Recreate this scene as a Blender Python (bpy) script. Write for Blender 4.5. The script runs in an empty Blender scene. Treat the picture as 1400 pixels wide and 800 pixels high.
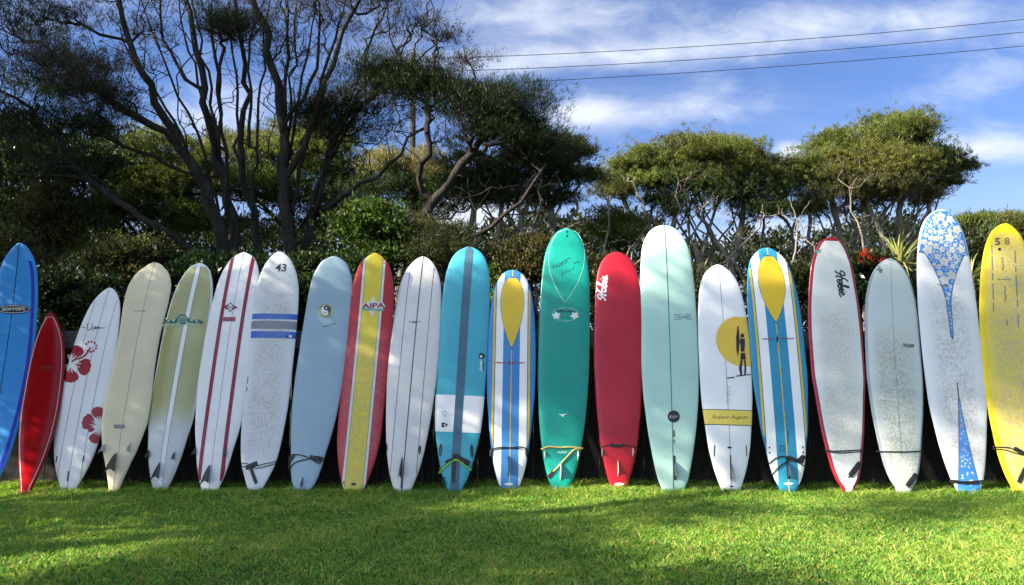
import bpy, math, random
import numpy as np
from mathutils import Vector, Matrix
from mathutils.geometry import tessellate_polygon

random.seed(7); RNG = np.random.default_rng(11)
scn = bpy.context.scene
COL = scn.collection

# ------------------------------------------------------------------ camera
F_PX = 1018.0                      # focal length in photo pixels (photo is 1400 x 800)
CAM = np.array([0.0, -8.1, 1.465])
PITCH = math.atan((487.5 - 400.0) / F_PX)
FWD = np.array([0, math.cos(PITCH), math.sin(PITCH)])
UPV = np.array([0, -math.sin(PITCH), math.cos(PITCH)])
cd = bpy.data.cameras.new('camera'); cam = bpy.data.objects.new('camera', cd); COL.objects.link(cam)
cd.sensor_width = 36.0; cd.lens = 36.0 * F_PX / 1400.0; cd.clip_end = 3000; cd.clip_start = 0.05
cam.location = CAM; cam.rotation_euler = (math.pi / 2 + PITCH, 0, 0)
scn.camera = cam

# ------------------------------------------------------------------ sun, sky, exposure
SUN_EL = math.radians(29.0); SUN_A = math.radians(20.0)          # from the left, a little from the camera's side
S = np.array([-math.cos(SUN_EL) * math.cos(SUN_A), -math.cos(SUN_EL) * math.sin(SUN_A), math.sin(SUN_EL)])
sl = bpy.data.lights.new('sun', 'SUN'); sl.energy = 5.0; sl.angle = math.radians(0.55); sl.color = (1.0, 0.88, 0.70)
sun = bpy.data.objects.new('sun', sl); COL.objects.link(sun)
sun.rotation_euler = Vector(-S).to_track_quat('-Z', 'Y').to_euler(); sun.location = (-20, -6, 14)
scn.view_settings.view_transform = 'Standard'; scn.view_settings.look = 'None'
scn.view_settings.gamma = 1.0; scn.view_settings.use_curve_mapping = False
scn.view_settings.exposure = 2.02

world = bpy.data.worlds.new('World'); scn.world = world; world.use_nodes = True
wn = world.node_tree; wn.nodes.clear()
def wnode(t, **kw):
    n = wn.nodes.new(t)
    for k, v in kw.items(): setattr(n, k, v)
    return n
def wl(a, b): wn.links.new(a, b)
wout = wnode('ShaderNodeOutputWorld'); bg = wnode('ShaderNodeBackground'); bg.inputs['Strength'].default_value = 0.086
sky = wnode('ShaderNodeTexSky', sky_type='NISHITA', sun_disc=False)
sky.sun_elevation = SUN_EL; sky.sun_rotation = math.atan2(S[0], S[1]); sky.air_density = 1.0; sky.dust_density = 0.6; sky.ozone_density = 3.0
tc = wnode('ShaderNodeTexCoord'); sep = wnode('ShaderNodeSeparateXYZ'); wl(tc.outputs['Generated'], sep.inputs[0])
def wmath(op, a, b=None, clamp=False):
    n = wnode('ShaderNodeMath', operation=op, use_clamp=clamp)
    for i, v in enumerate((a, b)):
        if v is None: continue
        if isinstance(v, (int, float)): n.inputs[i].default_value = v
        else: wl(v, n.inputs[i])
    return n.outputs[0]
den = wmath('ADD', wmath('MAXIMUM', sep.outputs['Z'], 0.0), 0.22)
cx = wmath('DIVIDE', sep.outputs['X'], den); cy = wmath('DIVIDE', sep.outputs['Y'], den)
comb = wnode('ShaderNodeCombineXYZ'); wl(cx, comb.inputs[0]); wl(cy, comb.inputs[1])
def cloud_layer(rot, scale, loc, nscale, detail, rough, dist, lo, hi):
    mp = wnode('ShaderNodeMapping'); wl(comb.outputs[0], mp.inputs['Vector'])
    mp.inputs['Rotation'].default_value = (0, 0, rot); mp.inputs['Scale'].default_value = scale; mp.inputs['Location'].default_value = loc
    nz = wnode('ShaderNodeTexNoise'); wl(mp.outputs[0], nz.inputs['Vector'])
    nz.inputs['Scale'].default_value = nscale; nz.inputs['Detail'].default_value = detail
    nz.inputs['Roughness'].default_value = rough; nz.inputs['Distortion'].default_value = dist
    mr = wnode('ShaderNodeMapRange', interpolation_type='SMOOTHSTEP')
    wl(nz.outputs['Fac'], mr.inputs['Value']); mr.inputs['From Min'].default_value = lo; mr.inputs['From Max'].default_value = hi
    return mr.outputs[0]
cirrus = cloud_layer(0.25, (0.75, 2.6, 1), (3.1, 1.7, 0), 1.15, 8, 0.58, 0.5, 0.40, 0.74)
# the clouds seen over the trees: fractal wisps gathered round a few headings
yv = wmath('MAXIMUM', sep.outputs['Y'], 0.12)
g_x = wmath('DIVIDE', sep.outputs['X'], yv); g_z = wmath('DIVIDE', sep.outputs['Z'], yv)
gc = wnode('ShaderNodeCombineXYZ'); wl(g_x, gc.inputs[0]); wl(g_z, gc.inputs[1])
def wisp(rot, scale, nscale, dist, loc=(0, 0, 0)):
    mp = wnode('ShaderNodeMapping'); wl(gc.outputs[0], mp.inputs['Vector']); mp.inputs['Rotation'].default_value = (0, 0, rot); mp.inputs['Scale'].default_value = scale; mp.inputs['Location'].default_value = loc
    nz = wnode('ShaderNodeTexNoise'); wl(mp.outputs[0], nz.inputs['Vector']); nz.inputs['Scale'].default_value = nscale; nz.inputs['Detail'].default_value = 9; nz.inputs['Roughness'].default_value = 0.6; nz.inputs['Distortion'].default_value = dist
    return nz.outputs['Fac']
def heading(u, v, ru, rv, amp, tilt=0.0):
    d = FWD + np.array([1.0, 0, 0]) * ((u - 700.0) / F_PX) + UPV * ((400.0 - v) / F_PX)
    a, b_ = d[0] / d[1], d[2] / d[1]; ct, st = math.cos(tilt), math.sin(tilt)
    dx = wmath('SUBTRACT', g_x, float(a)); dz = wmath('SUBTRACT', g_z, float(b_))
    p = wmath('MULTIPLY', wmath('ADD', wmath('MULTIPLY', dx, ct), wmath('MULTIPLY', dz, st)), F_PX / ru)
    q = wmath('MULTIPLY', wmath('SUBTRACT', wmath('MULTIPLY', dz, ct), wmath('MULTIPLY', dx, st)), F_PX / rv)
    return wmath('MULTIPLY', wmath('EXPONENT', wmath('MULTIPLY', wmath('ADD', wmath('MULTIPLY', p, p), wmath('MULTIPLY', q, q)), -1.0)), amp)
m = None
for h_ in ((795, 152, 62, 25, .56, .12), (930, 152, 120, 30, .30, .06), (840, 78, 330, 26, .36, .06), (1340, 205, 110, 26, .40, .10), (1082, 206, 26, 16, .60, 0), (690, 20, 170, 40, .30, .05), (1180, 22, 260, 30, .34, .05), (640, 300, 90, 60, .45, 0), (300, 170, 80, 60, .35, 0), (1000, 330, 300, 40, .35, 0), (1330, 110, 160, 40, .22, .3)):
    x_ = heading(*h_); m = x_ if m is None else wmath('ADD', m, x_)
nz_ = wmath('ADD', wmath('MULTIPLY', wisp(0.12, (1.0, 3.0, 1), 5.0, 0.6), 0.62), wmath('MULTIPLY', wisp(-0.3, (1.0, 1.6, 1), 13.0, 0.9, (3, 2, 0)), 0.38))
mr = wnode('ShaderNodeMapRange', interpolation_type='SMOOTHSTEP'); wl(wmath('ADD', nz_, m), mr.inputs['Value']); mr.inputs['From Min'].default_value = 0.52; mr.inputs['From Max'].default_value = 1.12
front = wnode('ShaderNodeMapRange', interpolation_type='SMOOTHSTEP'); wl(sep.outputs['Y'], front.inputs['Value']); front.inputs['From Min'].default_value = 0.1; front.inputs['From Max'].default_value = 0.4
inv = wmath('SUBTRACT', 1.0, front.outputs[0])
cl = wmath('ADD', wmath('MULTIPLY', mr.outputs[0], front.outputs[0]), wmath('MULTIPLY', cirrus, wmath('ADD', 0.22, wmath('MULTIPLY', inv, 0.75))), True)  # cirrus thickened outside the view, added to raise the ambient light
hz = wnode('ShaderNodeMapRange', interpolation_type='SMOOTHSTEP'); wl(sep.outputs['Z'], hz.inputs['Value'])
hz.inputs['From Min'].default_value = 0.30; hz.inputs['From Max'].default_value = 0.02; hz.inputs['To Max'].default_value = 0.42
hz.inputs['To Min'].default_value = 0.0
cl = wmath('MAXIMUM', cl, hz.outputs[0], True)
# added glow: clouds brightened towards the sun to lift light in the shade
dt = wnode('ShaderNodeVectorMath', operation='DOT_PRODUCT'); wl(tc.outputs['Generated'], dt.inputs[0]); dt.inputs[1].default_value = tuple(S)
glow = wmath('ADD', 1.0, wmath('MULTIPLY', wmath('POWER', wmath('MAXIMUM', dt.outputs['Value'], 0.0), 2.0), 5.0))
mx = wnode('ShaderNodeMix', data_type='RGBA'); wl(cl, mx.inputs['Factor'])
tint = wnode('ShaderNodeMix', data_type='RGBA', blend_type='MULTIPLY'); tint.inputs['Factor'].default_value = 1.0
wl(sky.outputs[0], tint.inputs['A']); tint.inputs['B'].default_value = (0.35, 0.40, 0.55, 1)
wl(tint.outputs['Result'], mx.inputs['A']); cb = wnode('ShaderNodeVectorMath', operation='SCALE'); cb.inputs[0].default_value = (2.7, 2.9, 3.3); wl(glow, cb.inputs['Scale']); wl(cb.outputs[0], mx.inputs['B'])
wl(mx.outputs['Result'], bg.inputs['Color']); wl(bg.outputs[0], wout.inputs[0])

# ------------------------------------------------------------------ helpers
def ray(u, v):
    return FWD + np.array([1.0, 0, 0]) * ((u - 700.0) / F_PX) + UPV * ((400.0 - v) / F_PX)
def at(u, v, Y):
    d = ray(u, v); return CAM + d * ((Y - CAM[1]) / d[1])
def mpp(Y): return (Y - CAM[1]) / F_PX          # metres per photo pixel at depth Y
def tag(o, label=None, cat=None, group=None, kind=None):
    if label: o['label'] = label
    if cat: o['category'] = cat
    if group: o['group'] = group
    if kind: o['kind'] = kind
    return o
def empty(name, loc=(0, 0, 0)):
    o = bpy.data.objects.new(name, None); COL.objects.link(o); o.location = loc; o.empty_display_size = 0.1; return o
def link(name, me, mat=None, parent=None):
    o = bpy.data.objects.new(name, me); COL.objects.link(o)
    if mat is not None and len(me.materials) == 0: me.materials.append(mat)
    if parent is not None: o.parent = parent
    return o
def mesh_np(name, V, loops, sizes, smooth=False, col=None):
    V = np.asarray(V, np.float32).reshape(-1, 3); loops = np.asarray(loops, np.int32).ravel(); sizes = np.asarray(sizes, np.int32)
    me = bpy.data.meshes.new(name); me.vertices.add(len(V)); me.vertices.foreach_set('co', V.ravel())
    me.loops.add(len(loops)); me.loops.foreach_set('vertex_index', loops)
    me.polygons.add(len(sizes)); st = np.zeros(len(sizes), np.int32); st[1:] = np.cumsum(sizes)[:-1]
    me.polygons.foreach_set('loop_start', st)
    try: me.polygons.foreach_set('loop_total', sizes)
    except Exception: pass
    if smooth: me.polygons.foreach_set('use_smooth', np.ones(len(sizes), bool))
    if col is not None:
        a = me.color_attributes.new('col', 'FLOAT_COLOR', 'POINT'); c = np.ones((len(V), 4), np.float32); c[:, :3] = col
        a.data.foreach_set('color', c.ravel())
    me.update(calc_edges=True); me.validate(); return me
def mesh_pd(name, V, Fc, smooth=False):
    me = bpy.data.meshes.new(name); me.from_pydata([tuple(map(float, v)) for v in V], [], Fc)
    if smooth:
        for p in me.polygons: p.use_smooth = True
    me.update(); return me
def lin(r, g, b):
    f = lambda c: (c / 255 / 12.92) if c / 255 <= 0.04045 else ((c / 255 + 0.055) / 1.055) ** 2.4
    return (f(r), f(g), f(b))

# ------------------------------------------------------------------ materials
class NT:
    def __init__(s, name):
        s.m = bpy.data.materials.new(name); s.m.use_nodes = True; s.t = s.m.node_tree; s.t.nodes.clear()
        s.out = s.n('ShaderNodeOutputMaterial')
    def n(s, t, **kw):
        n = s.t.nodes.new(t)
        for k, v in kw.items(): setattr(n, k, v)
        return n
    def l(s, a, b): s.t.links.new(a, b)
    def setin(s, n, k, v):
        if isinstance(v, (int, float)): n.inputs[k].default_value = v
        elif isinstance(v, tuple): n.inputs[k].default_value = v if len(v) != 3 or n.inputs[k].type == 'VECTOR' else (*v, 1)
        else: s.l(v, n.inputs[k])
    def math(s, op, a, b=None, c=None, clamp=False):
        n = s.n('ShaderNodeMath', operation=op, use_clamp=clamp)
        for i, v in enumerate((a, b, c)):
            if v is not None: s.setin(n, i, v)
        return n.outputs[0]
    def mix(s, f, a, b, mode='MIX'):
        n = s.n('ShaderNodeMix', data_type='RGBA', blend_type=mode)
        s.setin(n, 'Factor', f); s.setin(n, 'A', a); s.setin(n, 'B', b); return n.outputs['Result']
    def noise(s, scale, detail=3, rough=0.5, vec=None, stretch=None, dist=0.0):
        n = s.n('ShaderNodeTexNoise'); n.inputs['Scale'].default_value = scale; n.inputs['Detail'].default_value = detail
        n.inputs['Roughness'].default_value = rough; n.inputs['Distortion'].default_value = dist
        if vec is None: vec = s.obj()
        if stretch:
            mp = s.n('ShaderNodeMapping'); mp.inputs['Scale'].default_value = stretch; s.l(vec, mp.inputs['Vector']); vec = mp.outputs[0]
        s.l(vec, n.inputs['Vector']); return n.outputs['Fac']
    def obj(s):
        if not hasattr(s, '_tc'): s._tc = s.n('ShaderNodeTexCoord')
        return s._tc.outputs['Object']
    def xyz(s):
        if not hasattr(s, '_sx'): s._sx = s.n('ShaderNodeSeparateXYZ'); s.l(s.obj(), s._sx.inputs[0])
        return s._sx.outputs
    def rng(s, v, a, b, c=0.0, d=1.0, smooth=True):
        n = s.n('ShaderNodeMapRange', interpolation_type='SMOOTHSTEP' if smooth else 'LINEAR'); s.setin(n, 'Value', v)
        for k, x in zip(('From Min', 'From Max', 'To Min', 'To Max'), (a, b, c, d)): n.inputs[k].default_value = x
        return n.outputs[0]
    def bump(s, h, strength, dist):
        n = s.n('ShaderNodeBump'); n.inputs['Strength'].default_value = strength; n.inputs['Distance'].default_value = dist
        s.l(h, n.inputs['Height']); return n.outputs[0]
    def principled(s, color, rough=0.5, coat=0.0, normal=None, spec=0.5, metal=0.0, coat_rough=0.1):
        p = s.n('ShaderNodeBsdfPrincipled'); s.setin(p, 'Base Color', color); s.setin(p, 'Roughness', rough)
        p.inputs['Coat Weight'].default_value = coat; p.inputs['Coat Roughness'].default_value = coat_rough
        p.inputs['Specular IOR Level'].default_value = spec; p.inputs['Metallic'].default_value = metal
        if normal is not None: s.l(normal, p.inputs['Normal'])
        s.l(p.outputs[0], s.out.inputs[0]); return p

_mc = {}
def resin(name, color, rough=0.24, coat=0.35, grime=0.10, spec=0.32):
    """glossed fibreglass: even pigment, faint yellowing and scuffs, slight print-through"""
    key = ('r', name)
    if key in _mc: return _mc[key]
    t = NT(name); x = t.xyz()
    big = t.rng(t.noise(2.2, 4), 0.35, 0.7); sc = t.noise(26, 5, 0.7, stretch=(3.0, 0.5, 1))
    dark = tuple(c * 0.86 for c in color)
    c = t.mix(t.math('MULTIPLY', big, 0.55), color, dark)
    scuff = t.math('MULTIPLY', t.rng(sc, 0.60, 0.78), grime)
    c = t.mix(scuff, c, (0.42, 0.40, 0.36))
    r = t.math('ADD', rough, t.math('MULTIPLY', t.noise(9, 4), 0.14))
    t.principled(c, r, coat * 0.45, t.bump(t.noise(5, 3), 0.10, 0.01), spec=spec); _mc[key] = t.m; return t.m
def waxed(name, color, dirt, amt=0.7, ylo=0.25, yhi=2.3, xw=0.24, clean=None, scale=55):
    """deck with old surf wax: bumpy speckle and grey rubbed-in dirt over the standing area"""
    t = NT(name); x = t.xyz()
    along = t.math('MULTIPLY', t.rng(x[1], ylo, ylo + 0.45), t.rng(x[1], yhi, yhi - 0.5))
    across = t.rng(t.math('ABSOLUTE', x[0]), xw, xw * 0.45)
    m = t.math('MULTIPLY', along, across)
    blotch = t.rng(t.noise(6.5, 6, 0.7), 0.25, 0.70, 0.40, 1.0)
    fine = t.rng(t.noise(scale, 4, 0.7), 0.40, 0.62)
    f = t.math('MULTIPLY', t.math('MULTIPLY', m, blotch), t.math('ADD', 0.20, t.math('MULTIPLY', fine, 0.80)))
    f = t.math('MULTIPLY', f, amt, clamp=True)
    c = t.mix(f, color, dirt)
    sp = t.rng(t.noise(scale * 1.7, 3, 0.6), 0.62, 0.72)
    c = t.mix(t.math('MULTIPLY', t.math('MULTIPLY', sp, t.math('ADD', 0.25, m)), 0.45), c, tuple(min(0.85, k * 1.25 + 0.05) for k in color))
    t.principled(c, t.math('ADD', 0.42, t.math('MULTIPLY', fine, 0.25)), 0.08, t.bump(t.noise(scale, 4, 0.7), 0.5, 0.008))
    return t.m
def fade(name, c0, c1, y0, y1, rough=0.26):
    t = NT(name); x = t.xyz()
    f = t.rng(t.math('ADD', x[1], t.math('MULTIPLY', t.math('SUBTRACT', t.noise(4, 3), 0.5), 0.10)), y0, y1)
    t.principled(t.mix(f, c0, c1), rough, 0.4, t.bump(t.noise(5, 3), 0.08, 0.01)); return t.m
def plain(name, color, rough=0.5, var=0.15, scale=20, coat=0.0):
    key = ('p', name)
    if key in _mc: return _mc[key]
    t = NT(name); d = tuple(c * (1 - var * 2) for c in color)
    t.principled(t.mix(t.rng(t.noise(scale, 4), 0.3, 0.7), color, d), rough, coat, t.bump(t.noise(scale * 3, 3), 0.1, 0.004)); _mc[key] = t.m; return t.m
def leafmat(name, trans=0.35, rough=0.5):
    t = NT(name); a = t.n('ShaderNodeVertexColor'); a.layer_name = 'col'
    p = t.n('ShaderNodeBsdfPrincipled'); t.l(a.outputs[0], p.inputs['Base Color']); p.inputs['Roughness'].default_value = rough
    p.inputs['Specular IOR Level'].default_value = 0.2
    tr = t.n('ShaderNodeBsdfTranslucent'); t.l(t.mix(1.0, a.outputs[0], (1.25, 1.3, 0.6), 'MULTIPLY'), tr.inputs[0])
    ms = t.n('ShaderNodeMixShader'); ms.inputs[0].default_value = trans
    t.l(p.outputs[0], ms.inputs[1]); t.l(tr.outputs[0], ms.inputs[2]); t.l(ms.outputs[0], t.out.inputs[0]); return t.m
def barkmat(name, c0, c1):
    t = NT(name); v = t.noise(9, 6, 0.65, stretch=(1, 1, 0.22)); f = t.noise(40, 4, 0.6, stretch=(1, 1, 0.15))
    c = t.mix(t.rng(v, 0.3, 0.7), c0, c1)
    t.principled(c, 0.85, 0, t.bump(t.math('ADD', v, f), 0.8, 0.03), spec=0.2); return t.m

LEAF = leafmat('fine_foliage'); LEAF_BROAD = leafmat('glossy_broad_foliage', 0.25, 0.3); GRASSM = leafmat('grass_blade', 0.45, 0.45)
BARK_DARK = barkmat('dark_rough_bark', (0.014, 0.012, 0.010), (0.042, 0.036, 0.030))
BARK_PALE = barkmat('pale_grey_bark', (0.14, 0.12, 0.10), (0.36, 0.32, 0.27))
BARK_LIGHT = barkmat('light_grey_brown_bark', (0.09, 0.08, 0.068), (0.27, 0.24, 0.20))
BARK_MID = barkmat('grey_brown_bark', (0.06, 0.05, 0.04), (0.16, 0.135, 0.11))
BLACK = plain('black_rubber', (0.012, 0.012, 0.014), 0.45, 0.2, 60)
INK = plain('black_print', (0.015, 0.015, 0.02), 0.35, 0.1, 30)
WHITEP = plain('white_print', (0.78, 0.78, 0.78), 0.35, 0.06, 30)

# ------------------------------------------------------------------ ground and lawn
def hills(x, y):
    return 0.012 * np.sin(1.3 * x + 0.7 * y) + 0.010 * np.sin(2.9 * y - 0.8 * x + 1.0) + 0.006 * np.sin(5.1 * x + 2.0)
gx = np.concatenate([[-900, -300, -100, -40, -20, -14], np.linspace(-11, 11, 89), [14, 20, 40, 100, 300, 900]])
gy = np.concatenate([[-200, -60, -25, -14], np.linspace(-9, 1, 41), [2, 4, 8, 14, 25, 60, 200, 900]])
GX, GY = np.meshgrid(gx, gy); near = (np.abs(GX) < 11.5) & (GY > -9.1) & (GY < 1.1)
GZ = np.where(near, hills(GX, GY), -0.02)
nxg, nyg = len(gx), len(gy); V = np.stack([GX, GY, GZ], -1).reshape(-1, 3)
ii = (np.arange(nyg - 1)[:, None] * nxg + np.arange(nxg - 1)[None]).ravel()
Q = np.stack([ii, ii + 1, ii + nxg + 1, ii + nxg], 1)
t = NT('turf_soil'); n1 = t.rng(t.noise(1.4, 5), 0.3, 0.7); n2 = t.noise(38, 5, 0.7)
c = t.mix(n1, (0.045, 0.085, 0.016), (0.075, 0.11, 0.022)); c = t.mix(t.rng(n2, 0.45, 0.7), c, (0.085, 0.082, 0.035))
t.principled(c, 0.9, 0, t.bump(n2, 1.0, 0.05), spec=0.15)
tag(link('ground', mesh_np('ground', V, Q, np.full(len(Q), 4), True), t.m), kind='structure')

def leaf_mesh(P, D, m, L, W, cols, spread=0.75, quad=False, jit=0.05, var=0.35):
    """m leaves round every point of P, heading along D; one mesh"""
    n = len(P); N = n * m; p = np.repeat(P, m, 0) + RNG.normal(0, jit, (N, 3)); d = np.repeat(D, m, 0) + RNG.normal(0, spread, (N, 3)) * 0.75
    d /= np.maximum(np.linalg.norm(d, axis=1, keepdims=True), 1e-6); sd = np.cross(d, RNG.normal(0, 1, (N, 3))); sd /= np.maximum(np.linalg.norm(sd, axis=1, keepdims=True), 1e-6)
    l = (L * (0.6 + 0.8 * RNG.random(N)))[:, None]; w = (W * (0.7 + 0.6 * RNG.random(N)))[:, None]
    c = np.repeat(cols, m, 0) * (1 - var + 2 * var * RNG.random((N, 1))); c = np.clip(c, 0.004, 0.9)
    if quad:
        nn = np.cross(d, sd) * l * 0.12
        V = np.stack([p, p + d * l * .5 + sd * w * .5 + nn, p + d * l, p + d * l * .5 - sd * w * .5 + nn], 1).reshape(-1, 3); i = np.arange(N) * 4
        return V, np.stack([i, i + 1, i + 2, i + 3], 1).ravel(), np.full(N, 4), np.repeat(c, 4, 0)
    V = np.stack([p - sd * w * .5, p + sd * w * .5, p + d * l], 1).reshape(-1, 3); i = np.arange(N) * 3
    return V, np.stack([i, i + 1, i + 2], 1).ravel(), np.full(N, 3), np.repeat(c, 3, 0)

def make_grass():
    N = 330000
    y = -4.3 + 4.85 * RNG.random(int(N * 2.4)) ** 0.85
    hw = (y - CAM[1]) * 0.70 + 1.1
    x = (RNG.random(len(y)) * 2 - 1) * 7.2
    keep = np.abs(x) < hw; x = x[keep][:N]; y = y[keep][:N]; n = len(x)
    patch = np.sin(2.1 * x + 1.7 * np.sin(1.3 * y)) * 0.5 + np.sin(3.7 * y - 1.1 * x + 2 * np.sin(2.3 * x)) * 0.5
    fine = np.sin(9.1 * x + 4 * np.sin(5.3 * y)) * np.sin(8.3 * y + 3 * np.sin(6.1 * x))
    h = (0.027 + 0.011 * patch + 0.010 * fine) + 0.018 * RNG.random(n) + 0.05 * (RNG.random(n) > 0.992)
    h = np.clip(h, 0.018, 0.14); h += np.clip(1 - np.abs(y + 0.10) / 0.22, 0, 1) * 0.075 * RNG.random(n) ** 1.3 + np.clip((y + 0.15) * 0.18, 0, 0.09) * RNG.random(n)
    w = 0.0022 + 0.0018 * RNG.random(n); w *= 1 + 0.25 * ((y + 4.3) / 4.5)
    a = RNG.random(n) * 2 * np.pi; b = RNG.random(n) * 2 * np.pi
    lean = h * (0.4 + 1.5 * RNG.random(n)); side = np.stack([np.cos(a), np.sin(a), 0 * a], 1) * w[:, None]
    d = np.stack([np.cos(b), np.sin(b), 0 * b], 1)
    p = np.stack([x, y, hills(x, y) - 0.004], 1)
    mid = p + d * (lean * 0.35)[:, None]; mid[:, 2] += h * 0.62
    tip = p + d * lean[:, None]; tip[:, 2] += h * (0.95 - 0.2 * RNG.random(n))
    V = np.stack([p - side, p + side, mid + side * 0.8, mid - side * 0.8, tip], 1).reshape(-1, 3)
    i = np.arange(n) * 5
    loops = np.stack([i, i + 1, i + 2, i + 3, i + 3, i + 2, i + 4], 1); sizes = np.tile([4, 3], n)
    base = np.array([[0.150, 0.320, 0.045]]) * np.ones((n, 3)); r = RNG.random(n)[:, None]
    c = base * (0.65 + 0.7 * r); c = c * (1 - 0.0) + np.array([[0.035, 0.03, -0.002]]) * np.clip(patch, 0, 1)[:, None]
    yel = RNG.random(n) < 0.24 + 0.22 * np.clip(fine + patch, 0, 1); c[yel] = np.array([0.45, 0.49, 0.12]) * (0.7 + 0.6 * RNG.random((yel.sum(), 1)))
    dry = RNG.random(n) < 0.035; c[dry] = np.array([0.36, 0.31, 0.16]) * (0.6 + 0.6 * RNG.random((dry.sum(), 1)))
    # clover and plantain leaves lying among the blades, and a few fallen dry leaves
    nb = 5200; by = -4.2 + 4.2 * RNG.random(nb) ** .85; bx = (RNG.random(nb) * 2 - 1) * ((by - CAM[1]) * .70 + .8)
    pw = np.sin(1.7 * bx + 2 * np.sin(.9 * by)) + np.sin(2.3 * by + 1.3 * bx); ok = pw > RNG.random(nb) * 2.2 - .6; bx, by = bx[ok], by[ok]; nb = len(bx)
    P = np.stack([bx, by, hills(bx, by) + .022 + .02 * RNG.random(nb)], 1); D = np.tile([0, 0, .35], (nb, 1)); cc = np.tile([.085, .19, .04], (nb, 1)); dr = RNG.random(nb) < .03; cc[dr] = [.20, .11, .05]
    V2, L2, S2, C2 = leaf_mesh(P, D, 3, .026, .020, cc, 1.3, True, .008, .3)
    V = np.vstack([V, V2]); loops = np.concatenate([loops.ravel(), L2 + n * 5]); sizes = np.concatenate([sizes, S2])
    me = mesh_np('grass', V, loops, sizes, False, np.vstack([np.repeat(np.clip(c, 0.005, 1), 5, 0), C2])); return me
tag(link('grass', make_grass(), GRASSM), 'mown green lawn of short grass in front of the surfboards', 'grass', kind='stuff')

# ------------------------------------------------------------------ fence behind the boards
FENCE_Y, FENCE_H = 0.40, 1.74
t = NT('weathered_fence_timber'); v = t.noise(7, 5, 0.6, stretch=(6, 6, 0.35))
rnd = t.n('ShaderNodeObjectInfo').outputs['Random']
c = t.mix(t.rng(v, 0.3, 0.7), (0.008, 0.0075, 0.007), (0.020, 0.019, 0.018)); c = t.mix(t.math('MULTIPLY', rnd, 0.5), c, (0.014, 0.013, 0.012))
t.principled(c, 0.85, 0, t.bump(v, 0.5, 0.01), spec=0.2); FENCEM = t.m
def boxmesh(name, sx, sy, sz, bev=0.004):
    V = []; 
    for z, k in ((0, 0), (sz - bev, 0), (sz, bev)):
        V += [(-sx / 2 + k, -sy / 2 + k, z), (sx / 2 - k, -sy / 2 + k, z), (sx / 2 - k, sy / 2 - k, z), (-sx / 2 + k, sy / 2 - k, z)]
    Fc = [(3, 2, 1, 0), (8, 9, 10, 11)]
    for r in (0, 4):
        for i in range(4): Fc.append((r + i, r + (i + 1) % 4, r + 4 + (i + 1) % 4, r + 4 + i))
    return mesh_pd(name, V, Fc)
fence = tag(empty('paling_fence', (0, FENCE_Y + 0.03, 0)), 'dark weathered timber paling fence that the surfboards lean on', 'fence')
pal = boxmesh('paling', 0.118, 0.022, FENCE_H); pal.materials.append(FENCEM)
for i in range(112):
    o = link('paling', pal, None, fence); o.location = (-6.95 + i * 0.125 + random.uniform(-.003, .003), 0.0, -0.02 + random.uniform(-.008, .008))
    o.rotation_euler = (0, random.uniform(-.004, .004), 0)
for z in (0.35, 1.35):
    m = boxmesh('rail', 14.0, 0.045, 0.09); o = link('rail', m, FENCEM, fence); o.location = (0, 0.036, z)
m = boxmesh('capping', 14.02, 0.11, 0.20); t = NT('grey_capping_timber'); v = t.noise(7, 5, .6, stretch=(.3, 6, 6)); t.principled(t.mix(t.rng(v, .3, .7), (.05, .05, .05), (.11, .11, .108)), .85, 0, t.bump(v, .4, .01), spec=.2); o = link('capping', m, t.m, fence); o.location = (0, 0.040, FENCE_H - 0.185)
pm = boxmesh('post', 0.1, 0.1, FENCE_H - 0.05); pm.materials.append(FENCEM)
for x in np.arange(-6.6, 7, 2.2): o = link('post', pm, None, fence); o.location = (x, 0.11, 0)

# ------------------------------------------------------------------ surfboards
def pchip(xs, ys):
    xs = np.asarray(xs, float); ys = np.asarray(ys, float); h = np.diff(xs); dl = np.diff(ys) / h
    m = np.zeros(len(xs)); m[0] = dl[0]; m[-1] = dl[-1]
    for i in range(1, len(xs) - 1):
        if dl[i - 1] * dl[i] > 0:
            w1 = 2 * h[i] + h[i - 1]; w2 = h[i] + 2 * h[i - 1]; m[i] = (w1 + w2) / (w1 / dl[i - 1] + w2 / dl[i])
    def f(x):
        x = np.clip(np.asarray(x, float), xs[0], xs[-1]); i = np.clip(np.searchsorted(xs, x) - 1, 0, len(h) - 1)
        t_ = (x - xs[i]) / h[i]; t2 = t_ * t_; t3 = t2 * t_
        return (2 * t3 - 3 * t2 + 1) * ys[i] + (t3 - 2 * t2 + t_) * h[i] * m[i] + (-2 * t3 + 3 * t2) * ys[i + 1] + (t3 - t2) * h[i] * m[i + 1]
    return f

def subdivide(V, T, lim):
    V = [tuple(v) for v in V]; T = list(T)
    for _ in range(6):
        out = []; cache = {}; ch = False
        def mid(a, b):
            k = (min(a, b), max(a, b))
            if k not in cache:
                V.append(((V[a][0] + V[b][0]) / 2, (V[a][1] + V[b][1]) / 2)); cache[k] = len(V) - 1
            return cache[k]
        for a, b, c in T:
            L = max(math.dist(V[a], V[b]), math.dist(V[b], V[c]), math.dist(V[a], V[c]))
            if L > lim:
                ch = True; d, e, f = mid(a, b), mid(b, c), mid(c, a); out += [(a, d, f), (d, b, e), (f, e, c), (d, e, f)]
            else: out.append((a, b, c))
        T = out
        if not ch: break
    return V, T

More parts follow.
